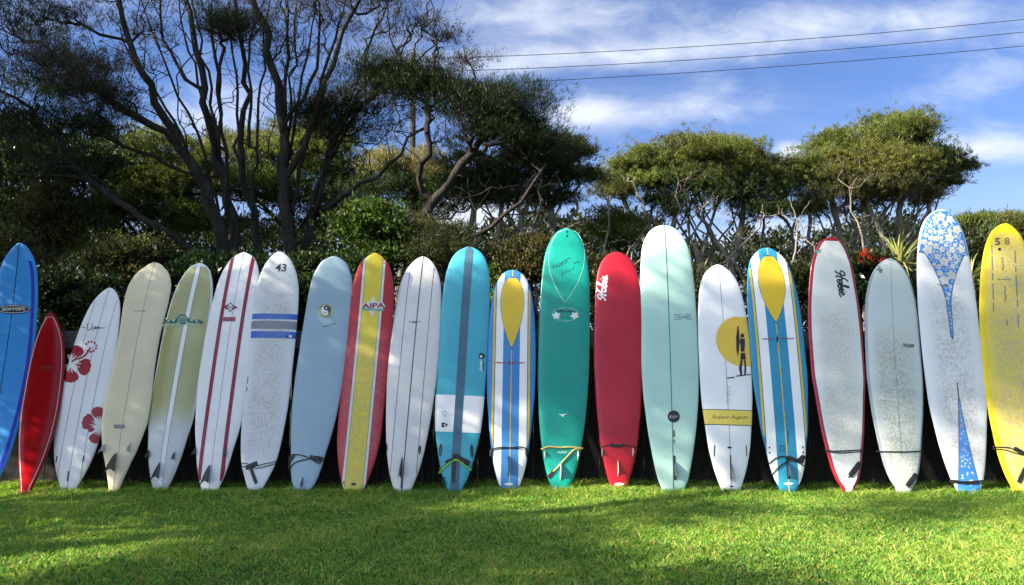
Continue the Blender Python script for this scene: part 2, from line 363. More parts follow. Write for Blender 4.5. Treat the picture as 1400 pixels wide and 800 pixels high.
class Board:
    def __init__(s, label, top, base, hws, y0=0.0, face='deck', mat=None, thick=0.070):
        s.face = face; s.T = thick
        gp = None
        # ground point under the tail: continue the centre line down to z = 0 at depth y0
        row0 = 400 - F_PX * float(np.dot(np.array([0, y0, 0.0]) - CAM, UPV) / np.dot(np.array([0, y0, 0.0]) - CAM, FWD))
        k = (base[0] - top[0]) / (base[1] - top[1]); u0 = base[0] + k * (row0 - base[1])
        O = at(u0, row0, y0); O[2] = 0.0
        lean = math.atan((FENCE_Y - thick * 0.55 - y0) / FENCE_H)
        ex = np.array([1.0, 0, 0]); eu = np.array([0, math.sin(lean), math.cos(lean)]); N = np.array([0, -math.cos(lean), math.sin(lean)])
        s.O, s.N, s.ex, s.eu = O, N, ex, eu
        def hit(u, v, off=0.0):
            d = ray(u, v); P = CAM + d * (np.dot(O + N * off - CAM, N) / np.dot(d, N)); return P
        s.hit = hit
        tp = hit(*top); A = tp - O; s.L = float(np.linalg.norm(A)); A /= s.L
        R = ex * np.dot(A, eu) - eu * np.dot(A, ex); s.A, s.R = A, R
        pts = []
        for (row, hw) in hws:
            uc = top[0] + k * (row - top[1]); p1 = s.loc0(uc - hw, row); p2 = s.loc0(uc + hw, row)
            pts.append(((p1[1] + p2[1]) / 2, abs(p2[0] - p1[0]) / 2))
        pts.sort(); s0, w0 = pts[0]
        sl_ = (pts[1][1] - w0) / max(pts[1][0] - s0, 1e-3)
        pts = [(0.0, max(w0 - sl_ * s0 * 0.5, w0 * 0.86))] + [p for p in pts if p[0] > 0.004] + [(s.L, 0.0)]
        xs = [p[0] for p in pts]; ys = [p[1] ** 2 for p in pts]; f = pchip(xs, ys); s.W = lambda y: np.sqrt(np.maximum(f(y), 0.0)) + 1e-4
        s.root = empty('surfboard'); s.root.matrix_world = Matrix(((R[0], A[0], N[0], O[0]), (R[1], A[1], N[1], O[1]), (R[2], A[2], N[2], O[2]), (0, 0, 0, 1)))
        tag(s.root, label, 'surfboard', 'surfboards leaning in a row against the fence')
        s.body(mat)
    def loc0(s, u, v, off=0.0):
        P = s.hit(u, v, off) - s.O; return np.array([np.dot(P, s.R), np.dot(P, s.A)])
    def rock(s, y):
        t = np.clip(np.asarray(y, float) / s.L, 0, 1); k = 0.085 * np.clip((t - 0.5) / 0.5, 0, 1) ** 2.3 + 0.03 * np.clip((0.3 - t) / 0.3, 0, 1) ** 2
        return k if s.face == 'deck' else -k
    def thk(s, y):
        t = np.clip(np.asarray(y, float) / s.L, 0, 1); return s.T * (0.30 + 0.70 * np.sin(np.pi * np.clip(0.06 + 0.88 * t, 0, 1)) ** 0.55)
    def z(s, x, y):
        q = np.clip(np.abs(x) / s.W(y), 0, 1); return s.rock(y) + s.thk(y) / 2 * np.sqrt(np.maximum(1 - q ** 3.0, 0))
    def loc(s, u, v):
        p = s.loc0(u, v, 0.0)
        for _ in range(3): p = s.loc0(u, v, float(s.z(p[0], p[1])))
        return p
    def sv(s, u, v): return float(s.loc(u, v)[1])
    def body(s, mat):
        n = 64; nt = 22; V = []; Fc = []
        tau = np.linspace(0, 1, n); ys = s.L * (1 - (1 - tau) ** 1.5 * (1 - 0.15 * tau)); ys[0] = 0; ys[-1] = s.L
        th = np.linspace(-np.pi / 2, np.pi / 2, nt)
        for y in ys:
            w = float(s.W(y)) if y < s.L - 1e-6 else 0.002
            q = np.sin(th); dome = np.sqrt(np.maximum(1 - np.abs(q) ** 3.0, 0)); r = float(s.rock(y)); T = float(s.thk(y)) / 2
            for i in range(nt): V.append((w * q[i], y, r + T * dome[i]))
            for i in range(nt - 2, 0, -1): V.append((w * q[i], y, r - T * dome[i]))
        m = 2 * nt - 2
        for j in range(n - 1):
            for i in range(m):
                a = j * m + i; b = j * m + (i + 1) % m; Fc.append((a, b, b + m, a + m))
        Fc.append(tuple(range(m - 1, -1, -1))); Fc.append(tuple((n - 1) * m + i for i in range(m)))
        s.body_o = link('body', mesh_pd('body', V, Fc, True), mat, s.root)
    # --- paint and print that follow the surface
    def put(s, name, V2, T, mat, off, parent=None, smooth=True):
        V2 = np.asarray(V2, float).reshape(-1, 2); e = 0.004
        z = s.z(V2[:, 0], V2[:, 1]); dx = (s.z(V2[:, 0] + e, V2[:, 1]) - s.z(V2[:, 0] - e, V2[:, 1])) / (2 * e)
        dx = np.clip(dx, -1.5, 1.5); nl = np.sqrt(1 + dx * dx)
        V = np.stack([V2[:, 0] - dx / nl * off, V2[:, 1], z + off / nl], 1)
        me = mesh_pd(name, V, [tuple(f) for f in T], smooth); return link(name, me, mat, parent or s.root)
    def region(s, name, fa, fb, s0, s1, mat, nx=14, ns=70, off=0.0015, inset=0.012, parent=None):
        ys = np.linspace(max(s0, 0.0), min(s1, s.L - 0.004), ns); V = []; T = []; row = []
        for y in ys:
            w = float(s.W(y)); lim = max(w - inset, 0.0) if inset >= 0 else w * 0.9995
            a = max(fa(y) if callable(fa) else fa, -lim); b = min(fb(y) if callable(fb) else fb, lim)
            if b - a < 0.0008: row.append(None); continue
            row.append(len(V)); k = np.linspace(-1, 1, nx); k = np.sin(k * np.pi / 2) if (b - a) > 1.2 * w else k
            V += [((a + b) / 2 + (b - a) / 2 * q, y) for q in k]
        for j in range(ns - 1):
            if row[j] is None or row[j + 1] is None: continue
            for i in range(nx - 1): T.append((row[j] + i, row[j] + i + 1, row[j + 1] + i + 1, row[j + 1] + i))
        return s.put(name, V, T, mat, off, parent)
    def band(s, name, v0, v1, mat, off=0.0015, uc=None, inset=-1, ns=12):
        uc = uc; a = s.sv(uc, v1); b = s.sv(uc, v0); return s.region(name, -9, 9, a, b, mat, 18, ns, off, inset)
    def stripe(s, x0, x1, mat, s0=0.0, s1=9.0, off=0.0018, name='stripe', inset=0.006):
        return s.region(name, min(x0, x1), max(x0, x1), s0, s1, mat, 5 if abs(x1 - x0) > .02 else 3, 60, off, inset)
    def polys(s, name, plist, mat, off=0.0026, px=True, parent=None):
        V = []; T = []
        for P in plist:
            L = [tuple(s.loc(*p)) if px else tuple(p) for p in P]
            tr = tessellate_polygon([[Vector((a, b, 0)) for a, b in L]])
            V2, T2 = subdivide(L, [tuple(t_) for t_ in tr], 0.03)
            V2 = [(min(max(x_, -float(s.W(y_)) + .003), float(s.W(y_)) - .003), y_) for x_, y_ in V2]
            fixed = []
            for a, b, c in T2:
                ar = (V2[b][0] - V2[a][0]) * (V2[c][1] - V2[a][1]) - (V2[b][1] - V2[a][1]) * (V2[c][0] - V2[a][0])
                fixed.append((a, b, c) if ar > 0 else (a, c, b))
            o = len(V); V += V2; T += [(a + o, b + o, c + o) for a, b, c in fixed]
        return s.put(name, V, T, mat, off, parent)
    def ribbon(s, name, plist, wpx, mat, off=0.003, px=True, closed=False, parent=None):
        V = []; T = []
        for P in plist:
            L = np.array([s.loc(*p) if px else p for p in P]); 
            if closed: L = np.vstack([L, L[:1]])
            d = np.gradient(L, axis=0); 
            if closed: d[0] = d[-1] = L[1] - L[-2]
            d /= np.maximum(np.linalg.norm(d, axis=1, keepdims=True), 1e-9); nrm = np.stack([-d[:, 1], d[:, 0]], 1)
            w = wpx * mpp(0.2) / 2 if px or wpx > 0.2 else wpx / 2
            o = len(V)
            for p, q in zip(L, nrm): V += [tuple(p - q * w), tuple(p + q * w)]
            for i in range(len(L) - 1): T.append((o + 2 * i + 1, o + 2 * i, o + 2 * i + 2, o + 2 * i + 3))
        return s.put(name, V, T, mat, off, parent)
    def text(s, name, string, u, v, wpx, hpx, mat, rot=0.0, shear=0.0, off=0.0034, parent=None, bold=0.0):
        cu = bpy.data.curves.new('lettering', 'FONT'); cu.body = string; cu.align_x = 'CENTER'; cu.align_y = 'CENTER'; cu.shear = shear
        cu.resolution_u = 3; cu.offset = bold
        ob = bpy.data.objects.new('tmp', cu); COL.objects.link(ob); bpy.context.view_layer.update()
        me = bpy.data.meshes.new_from_object(ob.evaluated_get(bpy.context.evaluated_depsgraph_get()))
        co = np.array([w.co[:2] for w in me.vertices]); fs = [tuple(p.vertices) for p in me.polygons]
        bpy.data.objects.remove(ob); bpy.data.curves.remove(cu); bpy.data.meshes.remove(me)
        co -= (co.min(0) + co.max(0)) / 2; ext = co.max(0) - co.min(0); co *= np.array([wpx, hpx]) / ext
        c, q = math.cos(rot), math.sin(rot); co = co @ np.array([[c, q], [-q, c]])
        L = np.array([s.loc(u + a, v - b) for a, b in co])
        return s.put(name, L, fs, mat, off, parent, False)
    def cord(s, pts, rad, mat, name='leash', wrap=True, lift=0.0, extra=None):
        P = []
        for p in pts:
            x, y = s.loc(p[0], p[1]); up = p[2] if len(p) > 2 else 0.0
            P.append(np.array([x, y, float(s.z(x, y)) + rad + 0.002 + lift + up]))
        if wrap:
            for end in (0, -1):
                x, y, zz = P[end]; w = float(s.W(y)); sg = 1 if x > 0 else -1; r = float(s.rock(y)); T = float(s.thk(y)) / 2
                ad = [np.array([sg * (w + rad * .6), y, r]), np.array([sg * (w - .02), y, r - T - rad]), np.array([sg * w * .5, y, r - T - rad - .003])]
                P = (ad[::-1] + P) if end == 0 else (P + ad)
        return link(name, tube(name, smooth_path(P, 5), rad, 7), mat, s.root)
    def cuff(s, p0, p1, wpx, mat=None, name='leash_cuff', th=0.012):
        a = s.loc(*p0); b = s.loc(*p1); d = (b - a); L = np.linalg.norm(d); d /= L; nrm = np.array([-d[1], d[0]]); w = wpx * mpp(0.1) / 2
        V = []; n = 7
        for i in range(n):
            c = a + d * L * i / (n - 1); k = 1 - 0.12 * (i in (0, n - 1)) + 0.06 * math.sin(i * 2.1)
            for sx, h in ((-1, 0), (-1, 1), (-.6, 1.25), (.6, 1.25), (1, 1), (1, 0)):
                p = c + nrm * w * sx * k; V.append((p[0], p[1], float(s.z(p[0], p[1])) + 0.001 + th * h * (0.9 + .1 * math.sin(i * 3.3))))
        Fc = [tuple(range(5, -1, -1)), tuple((n - 1) * 6 + i for i in range(6))]
        for j in range(n - 1):
            for i in range(6): q = j * 6 + i; r = j * 6 + (i + 1) % 6; Fc.append((q, r, r + 6, q + 6))
        return link(name, mesh_pd(name, V, Fc), mat or BLACK, s.root)
    def fin(s, u, v, base, height, mat, rake=0.6, cant=0.0, toe=0.0, name='fin', th=0.009):
        x, y = s.loc(u, v); out = []
        xt = 0.1 - 1.35 * rake
        for t_ in np.linspace(0, 1, 9): out.append((base * (0.5 + (xt - 0.5) * t_ ** 1.5), height * t_ ** 0.85))
        for t_ in np.linspace(1, 0, 9)[1:]: out.append((base * (-0.5 + (xt + 0.5) * t_ + 0.20 * math.sin(math.pi * t_)), height * t_ - 0.0005))
        O2 = np.array(out); cen = O2.mean(0); V = []; n = len(out)
        z0 = float(s.z(x, y)) - 0.004; ct, st = math.cos(cant), math.sin(cant); co_, so = math.cos(toe), math.sin(toe)
        def pt(a, h, o):
            X = o * ct + h * st; Z = h * ct - o * st; return (x + X * co_ - a * so, y + X * so + a * co_, z0 + Z)
        for a, h in O2: V.append(pt(a, h, 0))
        for sg in (1, -1):
            for a, h in O2:
                i2 = cen + (np.array([a, h]) - cen) * 0.6; V.append(pt(i2[0], max(i2[1], 0) if h > 0.004 else h, sg * th / 2))
        Fc = []
        for i in range(n):
            j = (i + 1) % n; Fc.append((i, j, n + j, n + i)); Fc.append((j, i, 2 * n + i, 2 * n + j))
        Fc.append(tuple(n + i for i in range(n))); Fc.append(tuple(2 * n + i for i in range(n - 1, -1, -1)))
        return link(name, mesh_pd(name, V, Fc, False), mat, s.root)
    def pinline(s, inset, w, mat, s0=0.03, s1=None, name='pinline', off=0.0022):
        s1 = s1 or s.L - 0.02; ys = np.linspace(s0, s1, 90); V = []; T = []; P = []
        for sg in (-1, 1):
            L = [(sg * max(float(s.W(y)) - inset, 0.0), y) for y in (ys if sg < 0 else ys[::-1])]; P += L
        return s.ribbon(name, [P], w, mat, off, px=False)

def smooth_path(P, k):
    P = [np.asarray(p, float) for p in P]; out = []
    for i in range(len(P) - 1):
        p0 = P[max(i - 1, 0)]; p1 = P[i]; p2 = P[i + 1]; p3 = P[min(i + 2, len(P) - 1)]
        for j in range(k):
            t_ = j / k; out.append(0.5 * ((2 * p1) + (-p0 + p2) * t_ + (2 * p0 - 5 * p1 + 4 * p2 - p3) * t_ ** 2 + (-p0 + 3 * p1 - 3 * p2 + p3) * t_ ** 3))
    out.append(P[-1]); return out
def tube(name, P, rad, k=6):
    V = []; Fc = []; n = len(P)
    for i, p in enumerate(P):
        d = P[min(i + 1, n - 1)] - P[max(i - 1, 0)]; d = d / max(np.linalg.norm(d), 1e-9)
        a = np.cross(d, [0.13, 0.31, 0.94]); a /= max(np.linalg.norm(a), 1e-6); b = np.cross(d, a); r = rad[i] if hasattr(rad, '__len__') else rad
        for j in range(k): q = 2 * math.pi * j / k; V.append(p + (a * math.cos(q) + b * math.sin(q)) * r)
    for i in range(n - 1):
        for j in range(k): Fc.append((i * k + j, i * k + (j + 1) % k, (i + 1) * k + (j + 1) % k, (i + 1) * k + j))
    Fc.append(tuple(range(k - 1, -1, -1))); Fc.append(tuple((n - 1) * k + j for j in range(k)))
    return mesh_pd(name, V, Fc, True)
def circ(u, v, ru, rv=None, n=28, rot=0.0, a0=0, a1=2 * math.pi):
    rv = rv or ru; c, q = math.cos(rot), math.sin(rot); P = []
    for i in range(n):
        a = a0 + (a1 - a0) * i / n; x, y = ru * math.cos(a), rv * math.sin(a); P.append((u + x * c - y * q, v + x * q + y * c))
    return P
def blob(u, v, ru, rv, rot=0.0, lobes=5, amp=0.12, n=44, ph=0.0):
    c, q = math.cos(rot), math.sin(rot); P = []
    for i in range(n):
        a = 2 * math.pi * i / n; k = 1 + amp * (2.2 * abs(math.cos(lobes * a / 2 + ph)) - 1.4); x, y = ru * k * math.cos(a), rv * k * math.sin(a); P.append((u + x * c - y * q, v + x * q + y * c))
    return P
def scribble(u, v, w, h, n, seed, rot=0.0):
    r = random.Random(seed); P = []
    for i in range(n):
        x = -w / 2 + w * i / (n - 1) + r.uniform(-.02, .02) * w; y = (h / 2) * (1 if i % 2 else -1) * r.uniform(0.25, 1); c, q = math.cos(rot), math.sin(rot)
        P.append((u + x * c - y * q, v + x * q + y * c))
    return [(p[0], p[1]) for p in smooth_path([np.array([*p, 0]) for p in P], 3)]
def script_hobie(u, v, w, h, rot):
    L = [[(0, .45), (.03, .72), (.12, .86), (.17, .70), (.13, .35), (.06, .02), (.0, .05)], [(.38, 1.05), (.31, .85), (.24, .45), (.20, .05), (.26, -.02)], [(.04, .42), (.18, .46), (.34, .50)],
         [(.42, .45), (.34, .40), (.33, .12), (.40, .02), (.46, .12), (.46, .38), (.42, .45), (.52, .42)], [(.52, .30), (.60, .95), (.56, .98), (.53, .5), (.53, .05), (.60, .02), (.65, .2), (.63, .40), (.56, .38)], [(.66, .40), (.72, .45), (.70, .05), (.76, .03)], [(.75, .68), (.76, .72)],
         [(.78, .20), (.88, .28), (.87, .46), (.80, .42), (.78, .15), (.84, .0), (.98, .12)]]
    c, q = math.cos(rot), math.sin(rot); out = []
    for P in L:
        P = smooth_path([np.array([(x - .5) * w + (y - .45) * h * .25, (y - .45) * h, 0]) for x, y in P], 4); out.append([(u + a[0] * c - a[1] * q, v - (a[0] * q + a[1] * c)) for a in P])
    return out
def p2(P): return [(p[0], p[1]) for p in P]

WHITE = (0.82, 0.82, 0.81); OFFW = (0.70, 0.70, 0.67); DIRT = (0.33, 0.31, 0.26)

# 1 blue soft board at the left edge
b = Board('bright blue surfboard with a deep blue side stripe, cut by the left picture edge', (34, 336), (-18, 672),
          [(338, 6), (345, 13), (362, 22.5), (383, 27.5), (436, 33), (500, 36), (545, 34.5), (590, 30), (635, 23), (653, 17), (668, 11)], 0.02, 'deck', resin('bright_blue_foam', (0.028, 0.26, 0.66), 0.42, 0.1, .05))
NAVY = resin('navy_print', (0.01, 0.02, 0.11)); DEEPB = resin('deep_blue_print', (0.008, 0.022, 0.42), 0.35, .1)
b.stripe(-.004, .004, NAVY, name='stringer'); b.region('stripe', lambda y: float(b.W(y)) - .064, lambda y: float(b.W(y)) - .030, .05, b.L - .22, DEEPB, 5, 80, .003, .01)
lg = b.polys('logo', [circ(19, 423, 23.5, 6.4, 40)], NAVY, .003); b.polys('logo_ring', [circ(19, 423, 22.2, 5.2, 40)], WHITEP, .0042, parent=lg); b.polys('logo_field', [circ(19, 423, 21.4, 4.5, 40)], INK, .0054, parent=lg)
b.text('lettering', 'SOFTOPS', 19, 422.8, 31, 4, WHITEP, .02, 0, .0068, lg, .02)

# 2 small red pointed board
b = Board('short glossy red surfboard with pointed nose and thin white pinline', (76, 430), (38, 668),
          [(433, 4), (445, 11.5), (460, 17.5), (480, 22), (500, 24.5), (525, 26), (555, 26.5), (590, 24.5), (620, 20), (645, 14.5), (668, 8.5)], -0.06, 'deck', resin('glossy_red', (0.27, 0.003, 0.005), 0.10, .0, .03, .22), 0.060)
b.pinline(0.026, 0.007, resin('pale_pink_line', (0.62, 0.42, 0.42)), s1=b.L - .06)
b.ribbon('signature', [scribble(66, 502, 18, 5, 13, 3, -.06), scribble(67, 506, 12, 3, 8, 4, -.06)], .7, plain('dark_red_ink', (.08, .01, .02), .4))

# 3 white board with red hibiscus flowers
b = Board('white surfboard printed with two red hibiscus flowers', (146, 391), (92, 666),
          [(393, 5), (400, 12), (415, 20), (440, 25.5), (462, 28.5), (500, 32), (529, 33.5), (570, 33.5), (605, 30.5), (624, 27), (640, 22.5), (653, 17.5), (665, 12)], 0.04, 'bottom', resin('gloss_white', WHITE))
GREYL = plain('grey_line', (.12, .13, .16), .4); HIBR = plain('hibiscus_red', (.33, .005, .018), .35, .08)
for x in (-.125, 0, .125): b.stripe(x - .0022, x + .0022, GREYL, name='stringer')
def petal(u, v, deg, r1, half, sc=4, r0=.28, ph=0.0):
    a0 = math.radians(deg); L = []; R = []; n = 7
    for i in range(n):
        q = i / (n - 1); r = r1 * (r0 + (.80 - r0) * q); w = half * (.35 + .75 * math.sin(q * math.pi * .62)); L.append((r, a0 - w)); R.append((r, a0 + w))
    w = half * (.35 + .75 * math.sin(math.pi * .62)); arc = [(r1 * (.80 + .20 * (1 - (2 * k / 16 - 1) ** 2) ** .5 + .045 * (abs(math.sin(sc * math.pi * k / 16 + ph)) - .6)), a0 - w + 2 * w * k / 16) for k in range(1, 16)]
    return [(u + r * math.cos(a), v + r * math.sin(a)) for r, a in L + arc + R[::-1]]
def hibiscus(u, v, pets):
    root_ = None
    for k, (deg, r1, half) in enumerate(pets):
        o = b.polys('petal_print', [petal(u, v, deg, r1, half, 4 + k % 2)], HIBR, .0026, parent=root_)
        root_ = root_ or o
        a = math.radians(deg); b.ribbon('petal_vein', [[(u + r1 * f0 * math.cos(a + d), v + r1 * f0 * math.sin(a + d)), (u + r1 * f1 * math.cos(a + d * 1.2), v + r1 * f1 * math.sin(a + d * 1.2))] for d, f0, f1 in ((-half * .3, .2, .52), (half * .3, .2, .50))], 1.2, WHITEP, .0042, parent=root_)
    return root_
fl = hibiscus(96, 496, ((16, 29, .50), (-58, 26, .40), (-100, 22, .30), (88, 27, .50), (140, 24, .45)))
b.ribbon('stamen_print', [p2(smooth_path([np.array([*p, 0]) for p in [(98, 495), (104, 491), (112, 489), (119, 483), (124, 475)]], 5))], 2.4, HIBR, .0050, parent=fl)
for a in np.linspace(-2.6, 2.2, 9): b.polys('stamen_print', [circ(124.5 + 7.5 * math.cos(a), 474 + 7 * math.sin(a), 1.5, 1.5, 10)], HIBR, .0034, parent=fl)
hibiscus(137.5, 583, ((200, 26, .52), (-102, 27, .36), (116, 25, .36), (160, 18, .2)))
b.ribbon('lettering', [p2(smooth_path([np.array([*p, 0]) for p in [(120.5, 442), (119.5, 448), (122, 451.5), (125.5, 448), (126.5, 442), (125.8, 449), (127.5, 452.5)]], 4)), scribble(133, 448, 9, 4, 9, 5, .02), [(128, 449.5), (144, 448.3)], [(111, 447.5), (117, 448)]], .8, INK)
for u, v, l in ((77.5, 628, 9), (93, 651, 14), (114.2, 627, 9)): b.ribbon('fin_slot', [[(u + .9, v - l / 2), (u - .9, v + l / 2)]], 1.7, INK)

# 4 cream board
b = Board('plain cream surfboard with a wide rounded nose and translucent fins', (208, 356), (154.5, 669),
          [(357.5, 7), (363, 14), (371, 22), (381, 27), (392, 30), (414, 30.8), (435, 29.5), (467, 28.3), (499, 28.8), (520, 30), (552, 32), (574, 32), (595, 28.5), (616, 23.5), (637, 16.5), (659, 10), (669, 7.5)], -0.04, 'bottom', resin('cream_resin', (0.70, 0.63, 0.42), .3, .25))
TRANSL = plain('smoked_fin', (.075, .085, .075), .2, .1, coat=.5); PALEF = plain('milky_fin', (.48, .50, .47), .25, .05, coat=.4)
b.stripe(-.003, .003, plain('pale_tan_line', (.42, .38, .27), .4), name='stringer'); b.text('lettering', 'CANVAS', 191, 425, 16, 1.8, INK, .0)
b.polys('sticker', [[(155.5, 580.8), (170.8, 580.8), (170, 585.5), (156.5, 585.5)]], plain('grey_print', (.10, .12, .13), .4), .003); b.text('lettering', 'SURFBOARDS', 163, 583, 13, 2.4, WHITEP, 0, 0, .0046)
b.fin(157.5, 632, .20, .21, TRANSL); b.fin(143, 613, .10, .10, PALEF, .5, -.12); b.fin(177, 612, .10, .10, PALEF, .5, .12)

# 5 olive board fading to white
b = Board('olive green surfboard fading to white at the tail with a green scroll emblem', (270, 357), (218, 665),
          [(359, 7), (363, 12.5), (371, 18), (392, 25), (414, 28.5), (435, 30), (470, 31), (510, 31.5), (552, 32), (574, 31), (595, 27.5), (616, 24.5), (637, 20), (659, 13.5), (665, 10.5)], 0.03, 'bottom', resin('white_rail', (.66, .68, .68)))
ya = b.sv(230, 602); yb_ = b.sv(236, 545)
OLV = fade('olive_fade', (0.52, 0.55, 0.54), (0.34, 0.345, 0.125), ya, yb_)
b.region('deck_panel', -9, 9, .0, b.L - .05, OLV, 16, 80, .0015, .022)
b.stripe(-.024, .024, resin('gloss_white', WHITE), .0, b.L - .02, .0028); 
for x in (-.026, .026): b.stripe(x - .002, x + .002, GREYL, .0, b.L - .03, .0036, 'pinline')
GRN = plain('dark_green_print', (.012, .10, .07), .4); MINTP = plain('mint_print', (.38, .58, .45), .4)
em = b.polys('emblem', [blob(250 + sx * d, 439 + dy, 6 - d * .12, 3.2 - d * .05, sx * .2, 4, .2, 22, d) for sx in (-1, 1) for d, dy in ((9, -1), (14, 0.5), (20, 0), (25, 1.5))] + [circ(250, 437.5, 7.5, 7.5)], GRN, .0046)
b.ribbon('emblem', [circ(250, 438.5, 6, 5.8, 22)], 1.2, MINTP, .0060, closed=True, parent=em)
b.ribbon('emblem', [scribble(250, 437 + 3 * k, 8, 1.8, 6, 9 + k) for k in (-.7, .2, 1.1)], .9, MINTP, .0060, parent=em)
b.polys('emblem', [blob(250 + sx * d, 441 + dy, 2.6, 1.4, sx * .5, 3, .2, 14) for sx in (-1, 1) for d, dy in ((7, 3), (12, -3), (14, 4), (19, -2), (20, 3.5))], MINTP, .0060, parent=em)
BLKF = plain('black_fin', (.012, .013, .016), .25, .1, coat=.5)
b.fin(218, 643, .18, .19, BLKF); b.fin(204, 621, .095, .10, BLKF, .5, -.12); b.fin(238, 623, .095, .10, BLKF, .5, .12)

# 6 white with two dark red stripes
b = Board('white surfboard with two dark red full-length stripes and diamond logo', (331, 342), (285.5, 670),
          [(344, 7), (348, 13.5), (357, 20), (379, 27.5), (400, 30.5), (422, 32.5), (465, 34.8), (510, 35.3), (545, 34), (590, 30), (612, 26), (635, 22), (657, 16), (670, 11.5)], -0.02, 'bottom', resin('gloss_white', WHITE))
DRED = resin('dark_red_stripe', (.26, .012, .03), .28, .3)
for x in (-.122, .122): b.stripe(x - .021, x + .021, DRED)
b.stripe(-.002, .002, GREYL, name='stringer')
lg = b.polys('logo', [[(304, 420.5), (314, 415), (325.5, 420.3), (315, 425)]], DRED, .0036); b.polys('logo_diamond', [[(309, 420), (315.5, 413), (321, 420), (314.6, 427)]], plain('slate_print', (.06, .08, .10), .4), .0050, parent=lg)
b.polys('logo_diamond', [[(310.6, 420), (315.4, 414.8), (319.6, 420), (314.8, 425.3)]], WHITEP, .0062, parent=lg); b.text('lettering', 'TAT', 315, 420.6, 8, 3.6, INK, 0, 0, .0074, lg, .02)
b.polys('sticker', [[(304, 433.5), (322.6, 433.5), (321.8, 439.5), (303.6, 439.5)]], plain('dusty_rose_print', (.33, .13, .15), .4), .003); b.text('lettering', 'SURF DESIGNS', 313, 436.6, 15, 2.2, DRED, 0, 0, .0046)
DKF = plain('slate_fin', (.035, .045, .055), .25, .1, coat=.5)
b.fin(286, 648, .20, .22, DKF); b.fin(268, 617, .095, .10, BLKF, .5, -.12); b.fin(308.5, 618, .095, .10, BLKF, .5, .12)

# 7 waxed white with number 43
b = Board('waxed white surfboard numbered 43 with blue and grey cross bands', (386, 348), (349.5, 672),
          [(349, 5), (353, 10.5), (357, 14.5), (368, 21), (379, 25.5), (400, 29.5), (422, 30.8), (466, 31.5), (510, 31.5), (545, 31.5), (590, 29), (612, 27), (635, 23), (657, 15), (671, 9.5)], 0.0, 'deck', waxed('waxed_white', (.68, .70, .72), (.40, .38, .33), .95, .15, 2.55, .24))
BLUB = waxed('blue_band_print', (.02, .12, .50), (.25, .30, .40), .6); GRYB = waxed('grey_band_print', (.20, .22, .25), (.35, .35, .35), .5)
b.band('band', 429, 436.5, BLUB, uc=381); b.band('band', 439, 450, GRYB, uc=380); b.band('band', 453, 462.5, BLUB, uc=379)
b.text('number', '43', 384, 366, 15, 10.5, INK, -.03, .12, .003, None, .015); b.ribbon('logo', [scribble(397, 460.5, 12, 4, 9, 21)], 1.2, INK, .003); b.polys('logo', [circ(397, 460, 2.5, 1.8, 12)], WHITEP, .0042)
b.cord([(337, 638), (344, 634), (352, 637), (362, 634), (372, 632.5), (379, 630)], .0045, BLACK); b.cord([(338, 634), (346, 639), (354, 640), (366, 637), (377, 634)], .0045, BLACK)
b.cuff((336.5, 640), (352, 633), 6); b.cuff((343, 640), (350.5, 661), 4.2)
b.cord([(339, 515), (338.5, 522), (336.5, 527), (338, 532), (335.5, 536)], .006, BLACK, wrap=False, lift=-.01)

# 8 pale blue
b = Board('plain pale blue surfboard with a round yin yang emblem', (460, 354), (414.5, 669),
          [(355.5, 7), (358, 12), (361, 16.5), (372, 23), (382, 27), (404, 30), (425, 31.2), (467, 32.5), (510, 33), (552, 32), (595, 28), (616, 24.5), (637, 21.5), (659, 16.5), (669, 11.5)], 0.02, 'deck', resin('pale_blue_resin', (0.29, 0.42, 0.51), .34, .2))
PG = plain('pale_green_print', (.44, .52, .26), .4)
em = b.polys('emblem', [circ(445.5, 425, 10.8, 9.6)], PG, .0028); b.ribbon('emblem_ring', [circ(445.5, 425, 9, 8, 26, 0, 3.4, 6.1), circ(445.5, 425, 9, 8, 26, 0, .8, 2.6)], .9, plain('moss_ink', (.07, .11, .06), .4), .0040, parent=em)
b.polys('emblem_disc', [circ(446, 424.5, 6.6, 6.4)], WHITEP, .0044, parent=em)
yy = [(446 + 6.6 * math.sin(a), 424.5 - 6.4 * math.cos(a)) for a in np.linspace(0, math.pi, 14)] + [(446 - 3.3 * math.sin(a), 427.7 + 3.2 * math.cos(a)) for a in np.linspace(0, -math.pi, 9)][1:] + [(446 - 3.3 * math.sin(a), 421.3 + 3.2 * math.cos(a)) for a in np.linspace(0, math.pi, 9)][1:-1]
b.polys('emblem_half', [yy], INK, .0056, parent=em); b.polys('emblem_dot', [circ(446.4, 421.4, 1.2, 1.2, 10)], WHITEP, .0068, parent=em); b.polys('emblem_dot', [circ(445, 427.6, 1.1, .9, 10)], INK, .0068, parent=em)
b.polys('scuff', [[(441, 446.5), (442, 448.2), (461, 442), (460, 441)]], plain('scuff_grey', (.16, .24, .28), .5), .0024)
b.cord([(398, 622), (406, 621.5), (416, 623.5), (426, 628), (436, 634), (440, 629)], .0055, BLACK); b.cord([(396.5, 641), (403, 633), (414, 629), (424, 627), (433, 624), (441, 626)], .0055, BLACK)
b.cuff((396, 631), (402, 622), 4); b.cuff((424, 624.5), (441, 630), 5.5); b.fin(413, 660, .13, .06, BLKF, .3)

